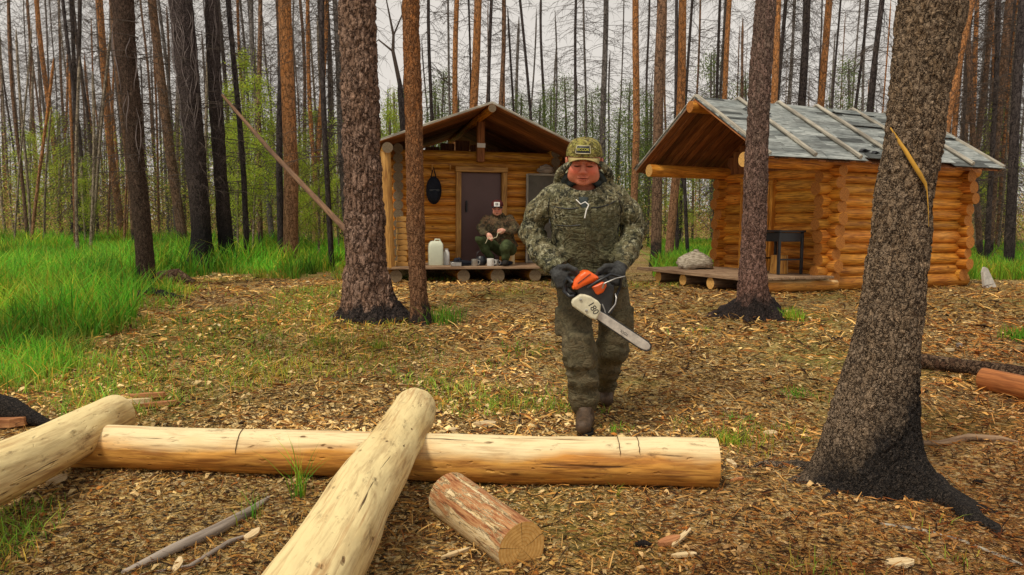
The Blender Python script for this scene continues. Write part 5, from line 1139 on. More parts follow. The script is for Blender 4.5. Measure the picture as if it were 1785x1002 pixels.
def head_tint(p, wide=1.12):
    p = p/np.array([wide, 1, 1]); T = np.ones((len(p), 3)); 
    def spot(c, r, col, e=2): k = np.exp(-(np.linalg.norm((p-np.array(c))/np.array(r), axis=1))**e)[:, None]; T[:] = T*(1-k)+T*np.array(col)*k
    for s in (-1, 1): spot((s*.040, -.075, -.030), (.024, .04, .022), (1.15, .8, .8)); spot((s*.030, -.088, -.004), (.020, .02, .0052), (.06, .05, .05), 4); spot((s*.032, -.082, .0255), (.024, .03, .0068), (.18, .13, .11), 4); spot((s*.0125, -.10, -.043), (.004, .012, .003), (.3, .25, .25), 4)
    spot((0, -.11, -.036), (.014, .02, .014), (1.1, .75, .75)); spot((0, -.092, -.069), (.021, .02, .008), (.85, .52, .55), 4); spot((0, -.09, -.0685), (.025, .03, .0034), (.2, .14, .14), 4)
    return T
def make_cap(parent, Hm, mat, bmat, s=1., text=None):
    "Hm maps head frame to parent frame"
    R, t = Hm; th = np.linspace(0, 2*PI, 48, endpoint=False); V = []; n = 11
    for i in range(n):
        u = i/(n-1); f = math.cos(u*PI/2*.985); z = .038+.104*math.sin(u*PI/2)
        seam = 1+.006*np.cos(th*6); V.append(np.c_[.096*f**.62*seam*np.cos(th)*1.08, .112*f**.62*seam*np.sin(th)+.014-.006*u, np.full(48, z)+.010*np.sin(-th)*(1-u)])
    V = np.concatenate(V)*s; ii = np.arange(n-1)[:, None]*48; j = np.arange(48); k = (j+1) % 48
    mb = MB(); mb.add(V@R.T+t, np.stack([ii+j, ii+k, ii+48+k, ii+48+j], -1).reshape(-1, 4), V); mb.ell((np.array([0, .010, .142])*s)@R.T+t, .007*s, 10, R); c = mb.build('cap', mat, parent)
    nu, nv = 22, 8; V = []
    for lay in (0, 1):
        for iv in range(nv):
            v = iv/(nv-1)
            for iu in range(nu):
                u = -1+2*iu/(nu-1); a = u*1.12; x0 = .100*math.sin(a); y0 = -.108*math.cos(a)+.014; L = .062*(1-abs(u)**2.6)**.6+.002; V.append([x0*(1-.06*v), y0-L*v, .044-.034*u*u*(v+.25)+.004*v-.004*lay])
    V = np.array(V)*s; N = nu*nv; f = []
    for iv in range(nv-1):
        for iu in range(nu-1): a = iv*nu+iu; f += [(a, a+nu, a+nu+1, a+1), (N+a, N+a+1, N+a+nu+1, N+a+nu)]
    for iu in range(nu-1): a = (nv-1)*nu+iu; f.append((a, a+N, a+N+1, a+1))
    mb = MB(); mb.add(V@R.T+t, f, V); mb.build('brim', bmat, c); return c
def text(name, body, size, M, mat, parent, ex=.0006):
    cu = bpy.data.curves.new(name, 'FONT'); cu.body = body; cu.size = size; cu.extrude = ex; cu.align_x = 'CENTER'; cu.align_y = 'CENTER'; cu.materials.append(mat)
    o = bpy.data.objects.new(name, cu); COL.objects.link(o); dg = bpy.context.evaluated_depsgraph_get(); me = bpy.data.meshes.new_from_object(o.evaluated_get(dg)); bpy.data.objects.remove(o); me.name = name
    o = bpy.data.objects.new(name, me); COL.objects.link(o); o.parent = parent; o.matrix_local = M; return o
def fingers(P, d, wrist, knuck, fdir, curl, r=.0115, ln=.085, thumb=None, k=.006):
    "four curled fingers starting at knuckle points: fdir first direction, curl the direction they bend to"
    fdir = np.array(fdir, float)/np.linalg.norm(fdir); curl = np.array(curl, float)/np.linalg.norm(curl)
    for i, q in enumerate(knuck):
        l = ln*(.88, 1., .95, .76)[i]; a = np.array(q); b = a+(fdir*.9+curl*.25)*l*.45; c = b+(fdir*.25+curl*.95)*l*.33; e = c+(-fdir*.55+curl*.7)*l*.27; rr = r*(1, 1.04, 1, .88)[i]
        d = smin(d, chain(P, [(np.array(wrist)*.35+a*.65, rr*1.15), (a, rr*1.15), (b, rr*1.02), (c, rr*.93), (e, rr*.85)], .005), k)
    if thumb is not None: d = smin(d, chain(P, [(np.array(thumb[0]), r*1.5), (np.array(thumb[1]), r*1.2), (np.array(thumb[2]), r*1.05), (np.array(thumb[3]), r*.9)], .006), .012)
    return d
# ================================================================== the walking man
OM = np.array([W(1018, 700, 4.4)[0], 4.45, float(gz(.4, 4.4))]); man = empty('person', OM, 0, 'man in camouflage jacket and olive cap walking forward, looking down at the chainsaw he carries', 'person')
J = lambda px, py, Y: W(px, py, Y)-OM
z_ = lambda py, Y=4.5: J(1018, py, Y)[2]
TOR = []
for py, cx, hw, cy, ry in ((296, 1018, 26, 4.50, .075), (314, 1018, 40, 4.50, .10), (326, 1018, 58, 4.49, .125), (342, 1018, 66, 4.485, .145), (365, 1018, 64, 4.48, .150), (400, 1019, 59, 4.50, .150), (435, 1021, 56, 4.53, .145), (462, 1024, 57, 4.56, .15), (484, 1026, 63, 4.58, .165), (500, 1028, 66, 4.585, .175)):
    p = J(cx, py, cy); TOR.append([p[2], p[0], p[1], hw/FPX*cy, ry])
ARM = {}
ARM['l'] = [(J(962, 346, 4.50), .072), (J(938, 372, 4.53), .074), (J(927, 404, 4.55), .066), (J(945, 436, 4.46), .062), (J(964, 462, 4.34), .054)]
ARM['r'] = [(J(1072, 346, 4.50), .072), (J(1095, 370, 4.53), .074), (J(1106, 398, 4.56), .066), (J(1097, 430, 4.47), .062), (J(1083, 456, 4.35), .052)]
RT = rotx(-.72); CC = J(1017, 314, 4.465)
def ring(P, c, R, a, b, r):
    q = (P-c)@R; e = np.sqrt((q[..., 0]/a)**2+(q[..., 1]/b)**2)+1e-9; rad = np.sqrt(q[..., 0]**2+q[..., 1]**2); return np.sqrt((rad-rad/e)**2+q[..., 2]**2)-r
def jacket(P):
    d = loft(P, TOR)
    for s in 'lr':
        A = ARM[s]; e = chain(P, A, .03)
        ax = A[-1][0]-A[1][0]; w = np.clip((A[0][0][2]-P[..., 2])*5, .25, 1.1); e = e-w*fold(P, ax, 15, .0135, 3 if s == 'l' else 8)-.004*fbm(P*30, 2, 6); d = smin(d, e, .012)
        d = smin(d, cap(P, J(1017+(-20 if s == 'l' else 20), 320, 4.52), A[0][0], .055, .066), .04)
    d = smin(d, elp(P, J(1019, 312, 4.62), (.150, .085, .085)), .05)
    d = smin(d, ring(P, CC, RT, .150, .138, .030)-.006*fbm(P*22, 2, 7), .02)
    d = d-.011*fbm(P*np.array([9, 9, 7.])+2, 3, 15)-.0035*np.clip(fold(P, (1, 0, .5), 13, 1, 22, 2.), -1, 1)*np.clip((-(P[..., 2]-z_(420)))*4+.6, .15, 1)
    # placket, yoke seams, pocket flaps
    x = P[..., 0]; z = P[..., 2]; xc = np.interp(z, [z_(500), z_(350)], [J(1026, 500, 4.4)[0], J(1017, 350, 4.4)[0]]); fr = P[..., 1] < TOR[4][2]
    d = d-.006*fr*np.exp(-((x-xc)/.024)**6)*(z < z_(350))
    for s in (-1, 1):
        d = d+.006*fr*np.exp(-((z-z_(360 if s < 0 else 357))/.005)**2)*np.clip(1-np.abs((x-xc-s*.11)/.085)**8, 0, 1)
        u = (x-xc-s*.135)+s*(z-z_(445))*.5; w = z-z_(446)-s*u*.55
        d = d-.009*fr*np.exp(-(u/.062)**8)*np.exp(-(w/.030)**8)
    hollow = elp(P, J(1018, 303, 4.435), (.122, .118, .125)); d = smax(d, -hollow, .012)
    return d
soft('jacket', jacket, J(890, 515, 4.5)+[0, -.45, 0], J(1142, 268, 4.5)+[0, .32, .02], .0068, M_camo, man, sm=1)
# collar lining and scarf inside the hood
def lining(P):
    d = ring(P, CC+np.array([0, -.004, -.020]), RT, .122, .114, .020)-.005*fbm(P*26, 2, 3); return smin(d, ring(P, CC+np.array([0, .004, -.055]), RT, .098, .088, .022), .012)
soft('hood_lining', lining, CC-.2, CC+.2, .005, M_lining, man)
# zip and cord
def front(Fn, px, py, y0=-.32, y1=.15, out=.003):
    "point of a surface met from the front"
    ys_ = np.linspace(y0, y1, 240); a = np.array([J(px, py, OM[1]+q) for q in ys_]); d = Fn(a); i = int(np.argmax(d < 0)); return a[i]-np.array([0, out, 0])
zp = [front(jacket, 1017+(py-350)*.06, py) for py in range(352, 480, 6)]
mb = MB(); mb.tube(zp, .0035, 6); mb.build('zip', M_black, man)
def flap(name, pts, out=.009, n=10):
    "a sewn piece lying on the jacket front: four pixel corners, projected on the cloth"
    a, b, c, d = [np.array(q, float) for q in pts]; g = [[front(jacket, *(a*(1-u)*(1-v)+b*u*(1-v)+c*u*v+d*(1-u)*v), out=out) for u in np.linspace(0, 1, n)] for v in np.linspace(0, 1, n)]
    V = np.array(g).reshape(-1, 3); V2 = V+np.array([0, out+.004, 0]); N = n*n; f = []
    for i in range(n-1):
        for j in range(n-1): k = i*n+j; f.append((k+n, k+n+1, k+1, k))
        f += [(i, i+1, N+i+1, N+i), (N-n+i+1, N-n+i, 2*N-n+i, 2*N-n+i+1), (i*n+n, i*n, N+i*n, N+i*n+n), (i*n+n-1, i*n+2*n-1, N+i*n+2*n-1, N+i*n+n-1)]
    mb = MB(); mb.add(np.r_[V, V2], f); return mb.build(name, M_camo, man)
flap('pocket_flap', [(966, 446), (994, 434), (999, 447), (974, 464)]); flap('pocket_flap', [(1046, 436), (1071, 445), (1066, 462), (1044, 449)]); flap('storm_flap', [(1015, 362), (1027, 362), (1034, 480), (1020, 480)], .007, 24)
for pts in ([(966, 360), (980, 363), (995, 364), (1008, 362)], [(1030, 362), (1045, 361), (1060, 357), (1073, 350)], [(1012, 392), (990, 394), (970, 392)], [(958, 345), (955, 365), (958, 385), (962, 405)], [(1078, 345), (1083, 365), (1081, 385), (1077, 405)]):
    mb = MB(); q = np.array(pts, float); tt = np.linspace(0, 1, 16); t0 = np.linspace(0, 1, len(q)); mb.tube([front(jacket, np.interp(s, t0, q[:, 0]), np.interp(s, t0, q[:, 1]), out=.001) for s in tt], .0032, 5); mb.build('seam', M_black, man)
zb_ = [front(jacket, x, y, out=.004) for x, y in ((1017, 344), (1017, 352), (1018, 360), (1018, 368))]
mb = MB(); mb.tube(zb_, [.030, .024, .014, .004], 10, squash=(1, .25)); mb.build('collar_gap', M_lining, man)
cp = [front(jacket, x, y, out=.008) for x, y in ((1004, 348), (1012, 356), (1020, 352), (1026, 357), (1022, 366), (1019, 380))]
mb = MB(); mb.tube(cp, .0042, 6); mb.build('drawcord', M_paper, man)
# trousers
LEG = {'l': [(J(999, 492, 4.60), .104), (J(1002, 552, 4.50), .100), (J(1010, 612, 4.40), .088), (J(1016, 660, 4.42), .086), (J(1018, 694, 4.44), .082), (J(1018, 708, 4.45), .070)],
       'r': [(J(1063, 492, 4.64), .108), (J(1072, 552, 4.64), .100), (J(1067, 606, 4.66), .092), (J(1058, 640, 4.78), .078), (J(1056, 668, 4.95), .064), (J(1056, 680, 5.02), .058)]}
def trousers(P):
    d = elp(P, J(1028, 496, 4.60), (.215, .155, .10))
    for s in 'lr':
        e = chain(P, LEG[s], .03); kz = LEG[s][2][0][2]; w = np.clip(1.25-np.abs(P[..., 2]-kz+.10)*4.2, .12, 1); e = e-w*fold(P, (0.12, 0, 1), 14, .0155, 31 if s == 'l' else 37, 2.2); d = smin(d, e, .008)
    a, b = LEG['l'][2][0], LEG['l'][3][0]
    d = smin(d, rbox(P, a+np.array([0, -.060, .012]), (.075, .045, .11), .03), .012)                       # knee patch
    for s, c in (('l', J(974, 560, 4.52)), ('r', J(1096, 556, 4.66))): d = smin(d, rbox(P, c, (.022, .075, .085), .012), .01)
    return d-.005*fbm(P*12, 3, 44)
soft('trousers', trousers, [J(945, 720, 4.5)[0], -.30, .06], [J(1125, 480, 4.6)[0], .80, z_(478)], .0075, M_trous, man, sm=1)
# boots
def boot_sdf(shaft, ank, heel, toe, tr=.047):
    def F(P):
        d = chain(P, [(shaft, .060), (ank, .052), (heel, .050)], .02); m = (heel+toe)/2+np.array([0, 0, .012]); d = smin(d, chain(P, [(heel, .047), (m, .049), (toe, tr)], .02), .03)
        for k in range(6): q = ank*(1-k/5.)+m*(k/5.); d = d-.003*np.exp(-((P-q-np.array([0, -.045, .03]))@(np.array([0, -.5, .85])) /.006)**2)*(np.linalg.norm(P-q, axis=-1) < .075)
        return np.maximum(d-.002*fbm(P*40, 2, 3), .008-P[..., 2])
    return F
g0 = 0.
fb = boot_sdf(J(1018, 706, 4.45), np.array([J(1019, 735, 4.42)[0], J(1019, 735, 4.42)[1], .125]), np.array([J(1020, 745, 4.45)[0], .0, .058]), np.array([J(1016, 760, 4.28)[0], -.185, .050]))
bx = J(1018, 745, 4.40)[0]
b = soft('boot', fb, [bx-.12, -.30, 0], [bx+.12, .14, .30], .005, M_boot, man, sm=1)
mb = MB(); mb.add(*(lambda q: (np.concatenate([np.c_[q, np.full(len(q), .0)], np.c_[q, np.full(len(q), .022)]]), [list(range(len(q)))[::-1], list(range(len(q), 2*len(q)))]+[(i, (i+1) % len(q), len(q)+(i+1) % len(q), len(q)+i) for i in range(len(q))]))(np.array([(bx+.002+.052*math.cos(a)*(1 if math.sin(a) < 0 else .82), -.085+(.152*math.sin(a))) for a in np.linspace(0, 2*PI, 30, endpoint=False)])))
mb.build('sole', M_sole, b, smooth=False)
mb = MB()
for k in range(6):
    zz = .085+k*.022; yy = -.105+k*.020
    mb.tube([(bx-.030, yy+.012, zz), (bx, yy-.012, zz+.012), (bx+.032, yy+.012, zz+.004)], .0032, 5); mb.tube([(bx+.030, yy+.012, zz), (bx, yy-.012, zz+.010), (bx-.032, yy+.012, zz+.004)], .0032, 5)
mb.build('laces', M_greywood, b)
p2a = J(1056, 678, 5.02); gb = float(gz(.6, 4.95))-OM[2]
tx = J(1057, 712, 4.90)
bb = boot_sdf(p2a, p2a+np.array([0, .02, -.06]), np.array([tx[0], p2a[1]+.03, max(.13, p2a[2]-.13)]), np.array([tx[0], tx[1], gb+.052]))
b = soft('boot', bb, [tx[0]-.12, tx[1]-.14, 0], [tx[0]+.12, p2a[1]+.16, p2a[2]+.10], .006, M_boot, man, sm=1)
# head
HR = rotz(-.13)@rotx(.25)@roty(.03); HT = J(1018, 284, 4.40); Hm = (HR, HT)
soft('head', lambda P: head_sdf((P-HT)@HR/1.08, 1.17)*1.08, HT-.22, HT+.18, .0034, M_skin, man, tint=lambda V: head_tint((V-HT)@HR/1.08, 1.17), sm=0)
cp_ = make_cap(man, Hm, M_cap, M_brim, 1.03)
M_hair = plain('dark_hair', (.03, .022, .018), .7, .3)
def hair(P): q = (P-HT)@HR; d = elp(q, (0, .022, .03), (.091, .095, .075)); d = np.maximum(d, q[..., 2]-.05); d = np.maximum(d, -.012-q[..., 2]-.5*np.clip(q[..., 1], 0, 1)); return np.maximum(d, -.012-q[..., 1])
soft('hair', hair, HT-.15, HT+.15, .005, M_hair, man)
# patch with letters on the cap front
def capM(x, z, out):
    return capN(x, z, out)*1.03
def capN(x, z, out):
    a = math.asin(max(-1, min(1, x/.104))); u = (z-.038)/.104; f = math.cos(math.asin(max(0, min(1, u))))**.62
    return np.array([.104*f*math.sin(a), -.1125*f*math.cos(a)+.010-out, z])
pc = []; mb = MB()
for lay, out in ((0, .002), (1, .007)):
    for iz in range(5):
        for ix in range(11): pc.append(capM(-.043+.0086*ix-.004, .070+.040*iz/4, out+.001))
pc = np.array(pc); f = []
for iz in range(4):
    for ix in range(10): a = 55+iz*11+ix; f.append((a, a+1, a+12, a+11))
for ix in range(10): f += [(ix, ix+1, 56+ix, 55+ix), (44+ix+1, 44+ix, 99+ix, 100+ix)]
for iz in range(4): a = iz*11; f += [(a+11, a, a+55, a+66), (a+10, a+21, a+76, a+65)]
mb.add(pc@HR.T+HT, f); pt = mb.build('patch', M_black, cp_, smooth=False)
M_yel = plain('yellow_thread', (.62, .60, .10), .7, .2); M_cream = plain('cream_thread', (.62, .56, .38), .7, .2)
rim = [pc[55+i] for i in range(11)]+[pc[55+11*k+10] for k in range(1, 5)]+[pc[99+10-i] for i in range(1, 11)]+[pc[55+11*k] for k in (3, 2, 1, 0)]
mb = MB(); mb.tube(np.array(rim)@HR.T+HT, .0022, 5, False); mb.build('patch_border', M_cream, cp_)
c0 = capM(-.004, .091, .010); zax = HR@np.array([0, -.95, .30]); xax = HR@np.array([1, 0, 0]); zax /= np.linalg.norm(zax); yax = np.cross(zax, xax)
Mx = Matrix.Identity(4)
for i in range(3): Mx[i][0] = xax[i]; Mx[i][1] = yax[i]; Mx[i][2] = zax[i]; Mx[i][3] = (HR@c0+HT)[i]
text('patch_lettering', 'ECCOK', .0205, Mx, M_yel, cp_, .003)
# gloves
SAWY = 4.16
kl = [J(994, 474, 4.23), J(1000, 486, 4.225), J(1000, 498, 4.23), J(994, 509, 4.24)]
def gl(P):
    w = J(966, 466, 4.33); d = chain(P, [(J(955, 450, 4.38), .047), (w, .043), (J(974, 480, 4.27), .040)], .02); d = smin(d, rbox(P, J(981, 488, 4.25), (.048, .026, .050), .024, roty(-.25)), .025)
    d = fingers(P, d, J(975, 484, 4.26), kl, (.8, -.25, -.25), (.25, .9, -.15), .0125, .085, (J(976, 466, 4.26), J(990, 464, 4.22), J(1003, 470, 4.205), J(1010, 480, 4.215)))
    return d-.0016*np.sin((P@np.array([1, 0, -.9]))*260)*np.exp(-((P-w)@np.array([.6, -.2, -.7])/.05)**2)-.002*fbm(P*40, 2, 5)
c_ = J(980, 484, 4.28); soft('glove', gl, c_-np.array([.13, .14, .14]), c_+np.array([.15, .16, .16]), .0042, M_glove, man, sm=1)
kr = [J(1056, 471, 4.235), J(1052, 483, 4.235), J(1056, 495, 4.24), J(1064, 505, 4.25)]
def gr(P):
    w = J(1083, 459, 4.34); d = chain(P, [(J(1092, 446, 4.38), .045), (w, .042), (J(1078, 474, 4.28), .040)], .02); d = smin(d, rbox(P, J(1072, 482, 4.26), (.046, .026, .050), .024, roty(.3)), .025)
    d = fingers(P, d, J(1078, 480, 4.27), kr, (-.8, -.3, -.3), (-.2, .9, -.1), .0125, .085, (J(1068, 464, 4.26), J(1055, 464, 4.225), J(1044, 472, 4.21), J(1040, 481, 4.22)))
    return d-.0016*np.sin((P@np.array([1, 0, .9]))*260)*np.exp(-((P-w)@np.array([-.6, -.2, -.7])/.05)**2)-.002*fbm(P*40, 2, 9)
c_ = J(1070, 480, 4.28); soft('glove', gr, c_-np.array([.15, .14, .14]), c_+np.array([.13, .16, .16]), .0042, M_glove, man, sm=1)
# ================================================================== the chainsaw he holds
OS = W(1045, 545, SAWY); saw = empty('chainsaw', OS, 0, 'chainsaw with orange top cover and pale side plate held low by the walking man', 'chainsaw')
S = lambda px, py, Y=SAWY: W(px, py, Y)-OS
Z8 = lambda pts: [(940+x/5.567, 440+y/5.567) for x, y in pts]
def pol2(pts, Y): q = np.array([S(x, y, Y) for x, y in pts]); return q[:, [0, 2]]
def extr(poly, y0, y1, r):
    n = len(poly)
    def F(P):
        p = P[..., [0, 2]]; d = np.full(p.shape[:-1], 1e9); s = np.ones(p.shape[:-1])
        for i in range(n):
            a, b = poly[i], poly[i-1]; e = b-a; w = p-a; t = np.clip((w@e)/(e@e), 0, 1); d = np.minimum(d, ((w-t[..., None]*e)**2).sum(-1))
            c1 = p[..., 1] >= a[1]; c2 = p[..., 1] < b[1]; c3 = e[0]*w[..., 1] > e[1]*w[..., 0]; m = (c1 & c2 & c3) | (~c1 & ~c2 & ~c3); s = np.where(m, -s, s)
        d = np.sqrt(d)*s+r; w = np.abs(P[..., 1]-(y0+y1)/2)-(y1-y0)/2+r; return np.minimum(np.maximum(d, w), 0)+np.sqrt(np.maximum(d, 0)**2+np.maximum(w, 0)**2)-r
    return F
def shell(name, pts, y0, y1, r, mat, par, h=.003, extra=None):
    pl = pol2(pts, SAWY+(y0+y1)/2); F0 = extr(pl, y0, y1, r); F = (lambda P: extra(P, F0(P))) if extra else F0; lo = [pl[:, 0].min()-.01, y0-.01, pl[:, 1].min()-.01]; hi = [pl[:, 0].max()+.01, y1+.01, pl[:, 1].max()+.01]
    return soft(name, F, lo, hi, h, mat, par, sm=1)
M_orange = plain('orange_plastic', (.85, .12, .012), .35, .5, var=.08, sc=8, bump=.03); M_saww = plain('dirty_cream_plastic', (.62, .58, .42), .5, .4, var=.22, sc=25, bump=.1); M_bar = plain('scratched_bar_steel', (.60, .56, .50), .4, .5, metal=.35, var=.25, sc=30, bump=.1); M_saw = plain('dark_saw_casting', (.03, .03, .03), .5, .4, var=.3)
shell('engine_body', [(1003, 500), (1010, 486), (1050, 478), (1068, 500), (1062, 545), (1045, 560), (1012, 535)], .012, .16, .012, M_saw, saw)
shell('top_cover', Z8([(312, 325), (328, 268), (378, 208), (430, 172), (478, 174), (562, 228), (568, 248), (500, 288), (430, 315), (360, 352), (318, 352)]), -.012, .135, .022, M_orange, saw, extra=lambda P, d: d+.003*np.exp(-((P[..., 0]-.0*P[..., 2]+.105+.5*P[..., 2]-.03)/.004)**2))
shell('front_cover', Z8([(498, 325), (600, 278), (640, 286), (642, 322), (612, 378), (562, 404), (538, 392)]), -.008, .12, .014, M_orange, saw)
cv = shell('side_plate', Z8([(310, 488), (322, 455), (398, 404), (440, 406), (500, 425), (568, 468), (594, 502), (588, 580), (548, 652), (490, 634), (400, 575), (322, 520)]), -.045, .010, .010, M_saww, saw)
bp = Z8([(560, 560), (600, 572), (640, 592), (1000, 828), (1062, 872), (1080, 905), (1070, 935), (1040, 948), (1005, 940), (960, 918), (640, 702), (560, 645)]); bar = shell('guide_bar', bp, -.022, -.014, .002, M_bar, saw, .0028)
q = np.array([S(x, y) for x, y in bp]); q[:, 1] = -.018; pp = np.concatenate([q[1:], q[:0]]); seg = []
for i in range(len(pp)-1):
    m = max(2, int(np.linalg.norm(pp[i+1]-pp[i])/.008)); seg += [pp[i]+(pp[i+1]-pp[i])*t for t in np.linspace(0, 1, m, endpoint=False)]
mb = MB(); mb.tube(seg, .0046, 6); cen = pp.mean(0)
dB = pp[3]-pp[1]; dB /= np.linalg.norm(dB)
for i, p in enumerate(seg[::2]):
    o_ = p-cen; o_ = o_-dB*(o_@dB)*.0; nrm = o_-dB*(o_@dB); nrm = nrm/(np.linalg.norm(nrm)+1e-9); mb.box(p+nrm*.0035, (.007, .006, .0055), frame(dB), bev=.001)
mb.build('chain', M_saw, saw)
def P3(x, y, Y): return S(940+x/5.567, 440+y/5.567, Y)
mb = MB(); mb.tube([P3(470, 345, 4.15), P3(560, 285, 4.13), P3(690, 212, 4.14), P3(790, 235, 4.2), P3(790, 330, 4.24), P3(745, 430, 4.24), P3(735, 500, 4.22), P3(690, 590, 4.19), P3(610, 560, 4.18)], .0085, 12); mb.build('front_handle', M_black, saw)
mb = MB(); mb.tube([P3(630, 300, 4.115), P3(740, 252, 4.11), P3(832, 230, 4.13)], [.007, .006, .005], 8, squash=(1, .6)); mb.tube([P3(630, 300, 4.115), P3(615, 345, 4.13)], .006, 8); mb.build('hand_guard', M_steel, saw)
mb = MB(); mb.tube([P3(330, 300, 4.19), P3(285, 250, 4.215), P3(245, 300, 4.235), P3(245, 380, 4.235), P3(300, 430, 4.21), P3(350, 420, 4.19)], [.016, .015, .016, .015, .013, .012], 12); mb.build('rear_handle', M_black, saw)
mb = MB(); mb.tube([P3(735, 400, 4.20), P3(748, 440, 4.18), P3(738, 500, 4.17), P3(672, 585, 4.17)], .0045, 8); mb.tube([P3(610, 500, 4.17), P3(635, 560, 4.17), P3(640, 590, 4.17)], .004, 8); mb.build('handle_brace', M_steel, saw)
def sm(px, py, Y, ang, flip=False):
    M = Matrix.Translation(S(px, py, Y)) @ Matrix.Rotation(math.radians(90), 4, 'X') @ Matrix.Rotation(ang, 4, 'Z'); return M
mb = MB()
for (px, py) in ((1012, 522), (1022, 541)): mb.lathe([(0, 0), (.0075, 0), (.0075, .008), (.005, .009), (0, .009)], 6, S(px, py, SAWY-.044), rotx(math.pi/2))
mb.build('bar_nut', M_steel, cv, angle=30)
mb = MB()
for k in range(5): mb.box(S(1010+k*4.2, 492-k*3.2, SAWY-.0135), (.004, .004, .022), roty(.9), bev=.001)
mb.build('cooling_slot', M_saw, saw)
text('model_number', '180', .050, sm(1034, 537, SAWY-.0455, math.radians(-58)), M_black, cv, .0008)
text('bar_lettering', 'TOOL', .020, sm(1088, 580, SAWY-.0225, math.radians(148)), M_black, bar, .0006)
# ================================================================== the seated man on the porch
Y0 = 12.35; OB = np.array([W(866, 455, Y0)[0], Y0, CL(0, .5, dkL)[2]]); sit = empty('person', OB, 0, 'man in olive jacket and white fronted cap sitting on the porch before the brown door', 'person')
K = lambda px, py, Y=Y0: W(px, py, Y)-OB
M_oliveJ = camo('olive_jacket_cloth', (.10, .085, .045), (.03, .027, .018), (.24, .16, .09), (.17, .09, .05), .62, .9, .4); M_greenT = plain('green_trouser_cloth', (.055, .072, .03), .85, .15, var=.5, sc=14, bump=.4)
M_skin2 = skin('fair_skin', (.68, .32, .22))
T2_ = []
for py, cx, hw, cy, ry in ((372, 868, 7, 12.37, .06), (379, 868, 19, 12.38, .10), (388, 868, 24, 12.37, .135), (402, 870, 24, 12.38, .15), (418, 874, 24, 12.45, .16), (430, 878, 27, 12.5, .18)):
    p = K(cx, py, cy); T2_.append([p[2], p[0], p[1], hw/FPX*cy, ry])
def jk2(P):
    d = loft(P, T2_)
    for A in ([(K(848, 382, 12.38), .072), (K(838, 397, 12.34), .064), (K(843, 407, 12.20), .052), (K(850, 408, 12.12), .042)], [(K(889, 382, 12.38), .072), (K(900, 399, 12.36), .066), (K(890, 405, 12.2), .054), (K(880, 402, 12.12), .042)]): d = smin(d, chain(P, A, .03)-fold(P, (.2, .2, 1), 14, .008, 5), .03)
    d = smin(d, ring(P, K(868, 375, 12.36), rotx(-.4), .085, .08, .024), .02); return d-.006*fbm(P*10, 3, 3)
soft('jacket', jk2, K(826, 436)+[0, -.42, 0], K(910, 366)+[0, .36, 0], .010, M_oliveJ, sit, sm=1)
def tr2(P):
    d = elp(P, K(880, 436, 12.5), (.20, .18, .11)); d = smin(d, chain(P, [(K(872, 434, 12.45), .095), (K(850, 423, 12.25), .088), (K(836, 416, 12.08), .070), (K(845, 435, 12.16), .060), (K(856, 449, 12.22), .052)], .03)-fold(P, (1, 0, .4), 12, .008, 7), .04)
    d = smin(d, chain(P, [(K(890, 434, 12.45), .10), (K(883, 428, 12.12), .090), (K(880, 432, 11.98), .078), (K(881, 446, 12.02), .064), (K(881, 453, 12.06), .055)], .03)-fold(P, (0, .3, 1), 12, .008, 9), .04); return d-.005*fbm(P*11, 2, 8)
soft('trousers', tr2, K(822, 461)+[0, -.52, .01], K(908, 412)+[0, .36, 0], .010, M_greenT, sit, sm=1)
for cx, yy in ((857, -.17), (881, -.33)):
    x = K(cx, 455, 12.2)[0]
    soft('boot', lambda P: np.maximum(chain(P, [(np.array([x, yy+.10, .13]), .052), (np.array([x, yy+.07, .06]), .05), (np.array([x, yy-.02, .05]), .048), (np.array([x-.01, yy-.12, .042]), .042)], .02), .002-P[..., 2]), [x-.12, yy-.2, 0], [x+.12, yy+.2, .2], .009, M_sole, sit)
HR2 = rotz(-.05)@rotx(.18); HT2 = K(867, 363, 12.30)
soft('head', lambda P: head_sdf((P-HT2)@HR2, 1.02), HT2-.18, HT2+.16, .0062, M_skin2, sit, tint=lambda V: head_tint((V-HT2)@HR2, 1.02), sm=0)
c2 = make_cap(sit, (HR2, HT2), plain('dark_red_cap_cloth', (.10, .02, .02), .8, .2), M_dark, .98)
mb = MB(); R_ = HR2@rotx(-.28); cc_ = HR2@np.array([0, -.106, .082])+HT2; mb.box(cc_, (.095, .014, .075), R_, bev=.006); cpn = mb.build('front_panel', M_paper, c2, angle=40)
mb = MB(); mb.box(cc_+R_@np.array([0, -.009, .002]), (.042, .006, .034), R_, bev=.002); mb.build('square_emblem', M_black, c2, angle=40)
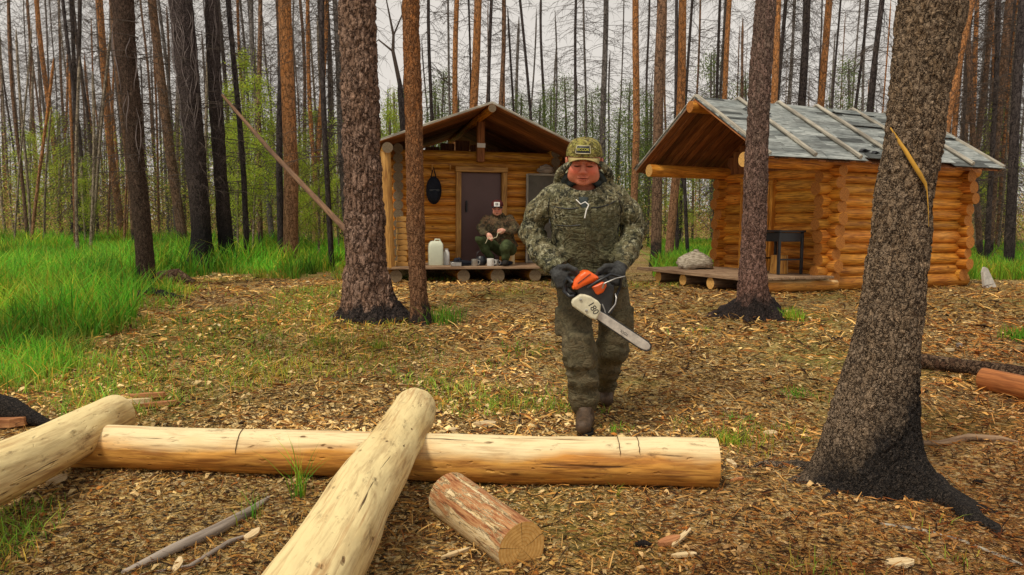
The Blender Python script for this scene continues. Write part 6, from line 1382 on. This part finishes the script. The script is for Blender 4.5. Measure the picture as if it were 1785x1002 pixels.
mb = MB(); mb.box(cc_+R_@np.array([0, -.013, .002]), (.020, .004, .014), R_, bev=.001); mb.build('emblem_centre', M_paper, c2, angle=40)
for nm, kn, fd, cu, w, th_ in (('left', [(-.022, 0), (-.008, 0), (.008, 0), (.022, 0)], (.55, -.5, -.65), (.2, .6, -.7), K(851, 408, 12.10), 1), ('right', [(-.022, 0), (-.008, 0), (.008, 0), (.022, 0)], (-.85, -.35, .0), (-.2, .5, -.8), K(879, 402, 12.10), -1)):
    fd = np.array(fd)/np.linalg.norm(fd); sd_ = np.cross(fd, (0, 1, 0)); sd_ /= np.linalg.norm(sd_); kk_ = [w+fd*.075+sd_*a for a, _ in kn]
    F = lambda P: fingers(P, smin(cap(P, w, w+fd*.03, .030, .034), rbox(P, w+fd*.05, (.034, .020, .038), .018, np.c_[fd, np.cross(sd_, fd), sd_]), .02), w+fd*.04, kk_, fd, cu, .0100, .075, (w+fd*.02-sd_*.03*th_, w+fd*.05-sd_*.045*th_, w+fd*.08-sd_*.040*th_, w+fd*.10-sd_*.03*th_))
    soft('hand', F, w-.13, w+.13, .006, skin(nm+'_hand_skin', (.70, .36, .26)), sit)
for o_ in sit.children:
    if o_.name.startswith('hand'): 
        at = o_.data.attributes.new('tint', 'FLOAT_VECTOR', 'POINT') if 'tint' not in o_.data.attributes else o_.data.attributes['tint']; at.data.foreach_set('vector', np.ones(3*len(o_.data.vertices), np.float32))
o = empty('stool', np.array([W(884, 440, 12.52)[0], 12.52, OB[2]]), 0, 'low log round under the seated man on the porch', 'seat'); mb = MB(); mb.log((0, 0, 0), (0, 0, .20), .13, seg=20, rings=5); mb.build('log_round', [M_log2, M_end], o, angle=50)
o = empty('cord', OB, 0, 'pale cord stretched between the hands of the seated man', 'cord'); mb = MB(); mb.tube([K(851, 413, 12.02), K(858, 416, 11.98), K(866, 413, 12.0), K(868, 406, 12.02), K(874, 404, 12.04)], .006, 6); mb.tube([K(851, 413, 12.02), K(848, 421, 12.0), K(846, 424, 12.02)], .006, 6); mb.build('cord_strand', M_cream, o)
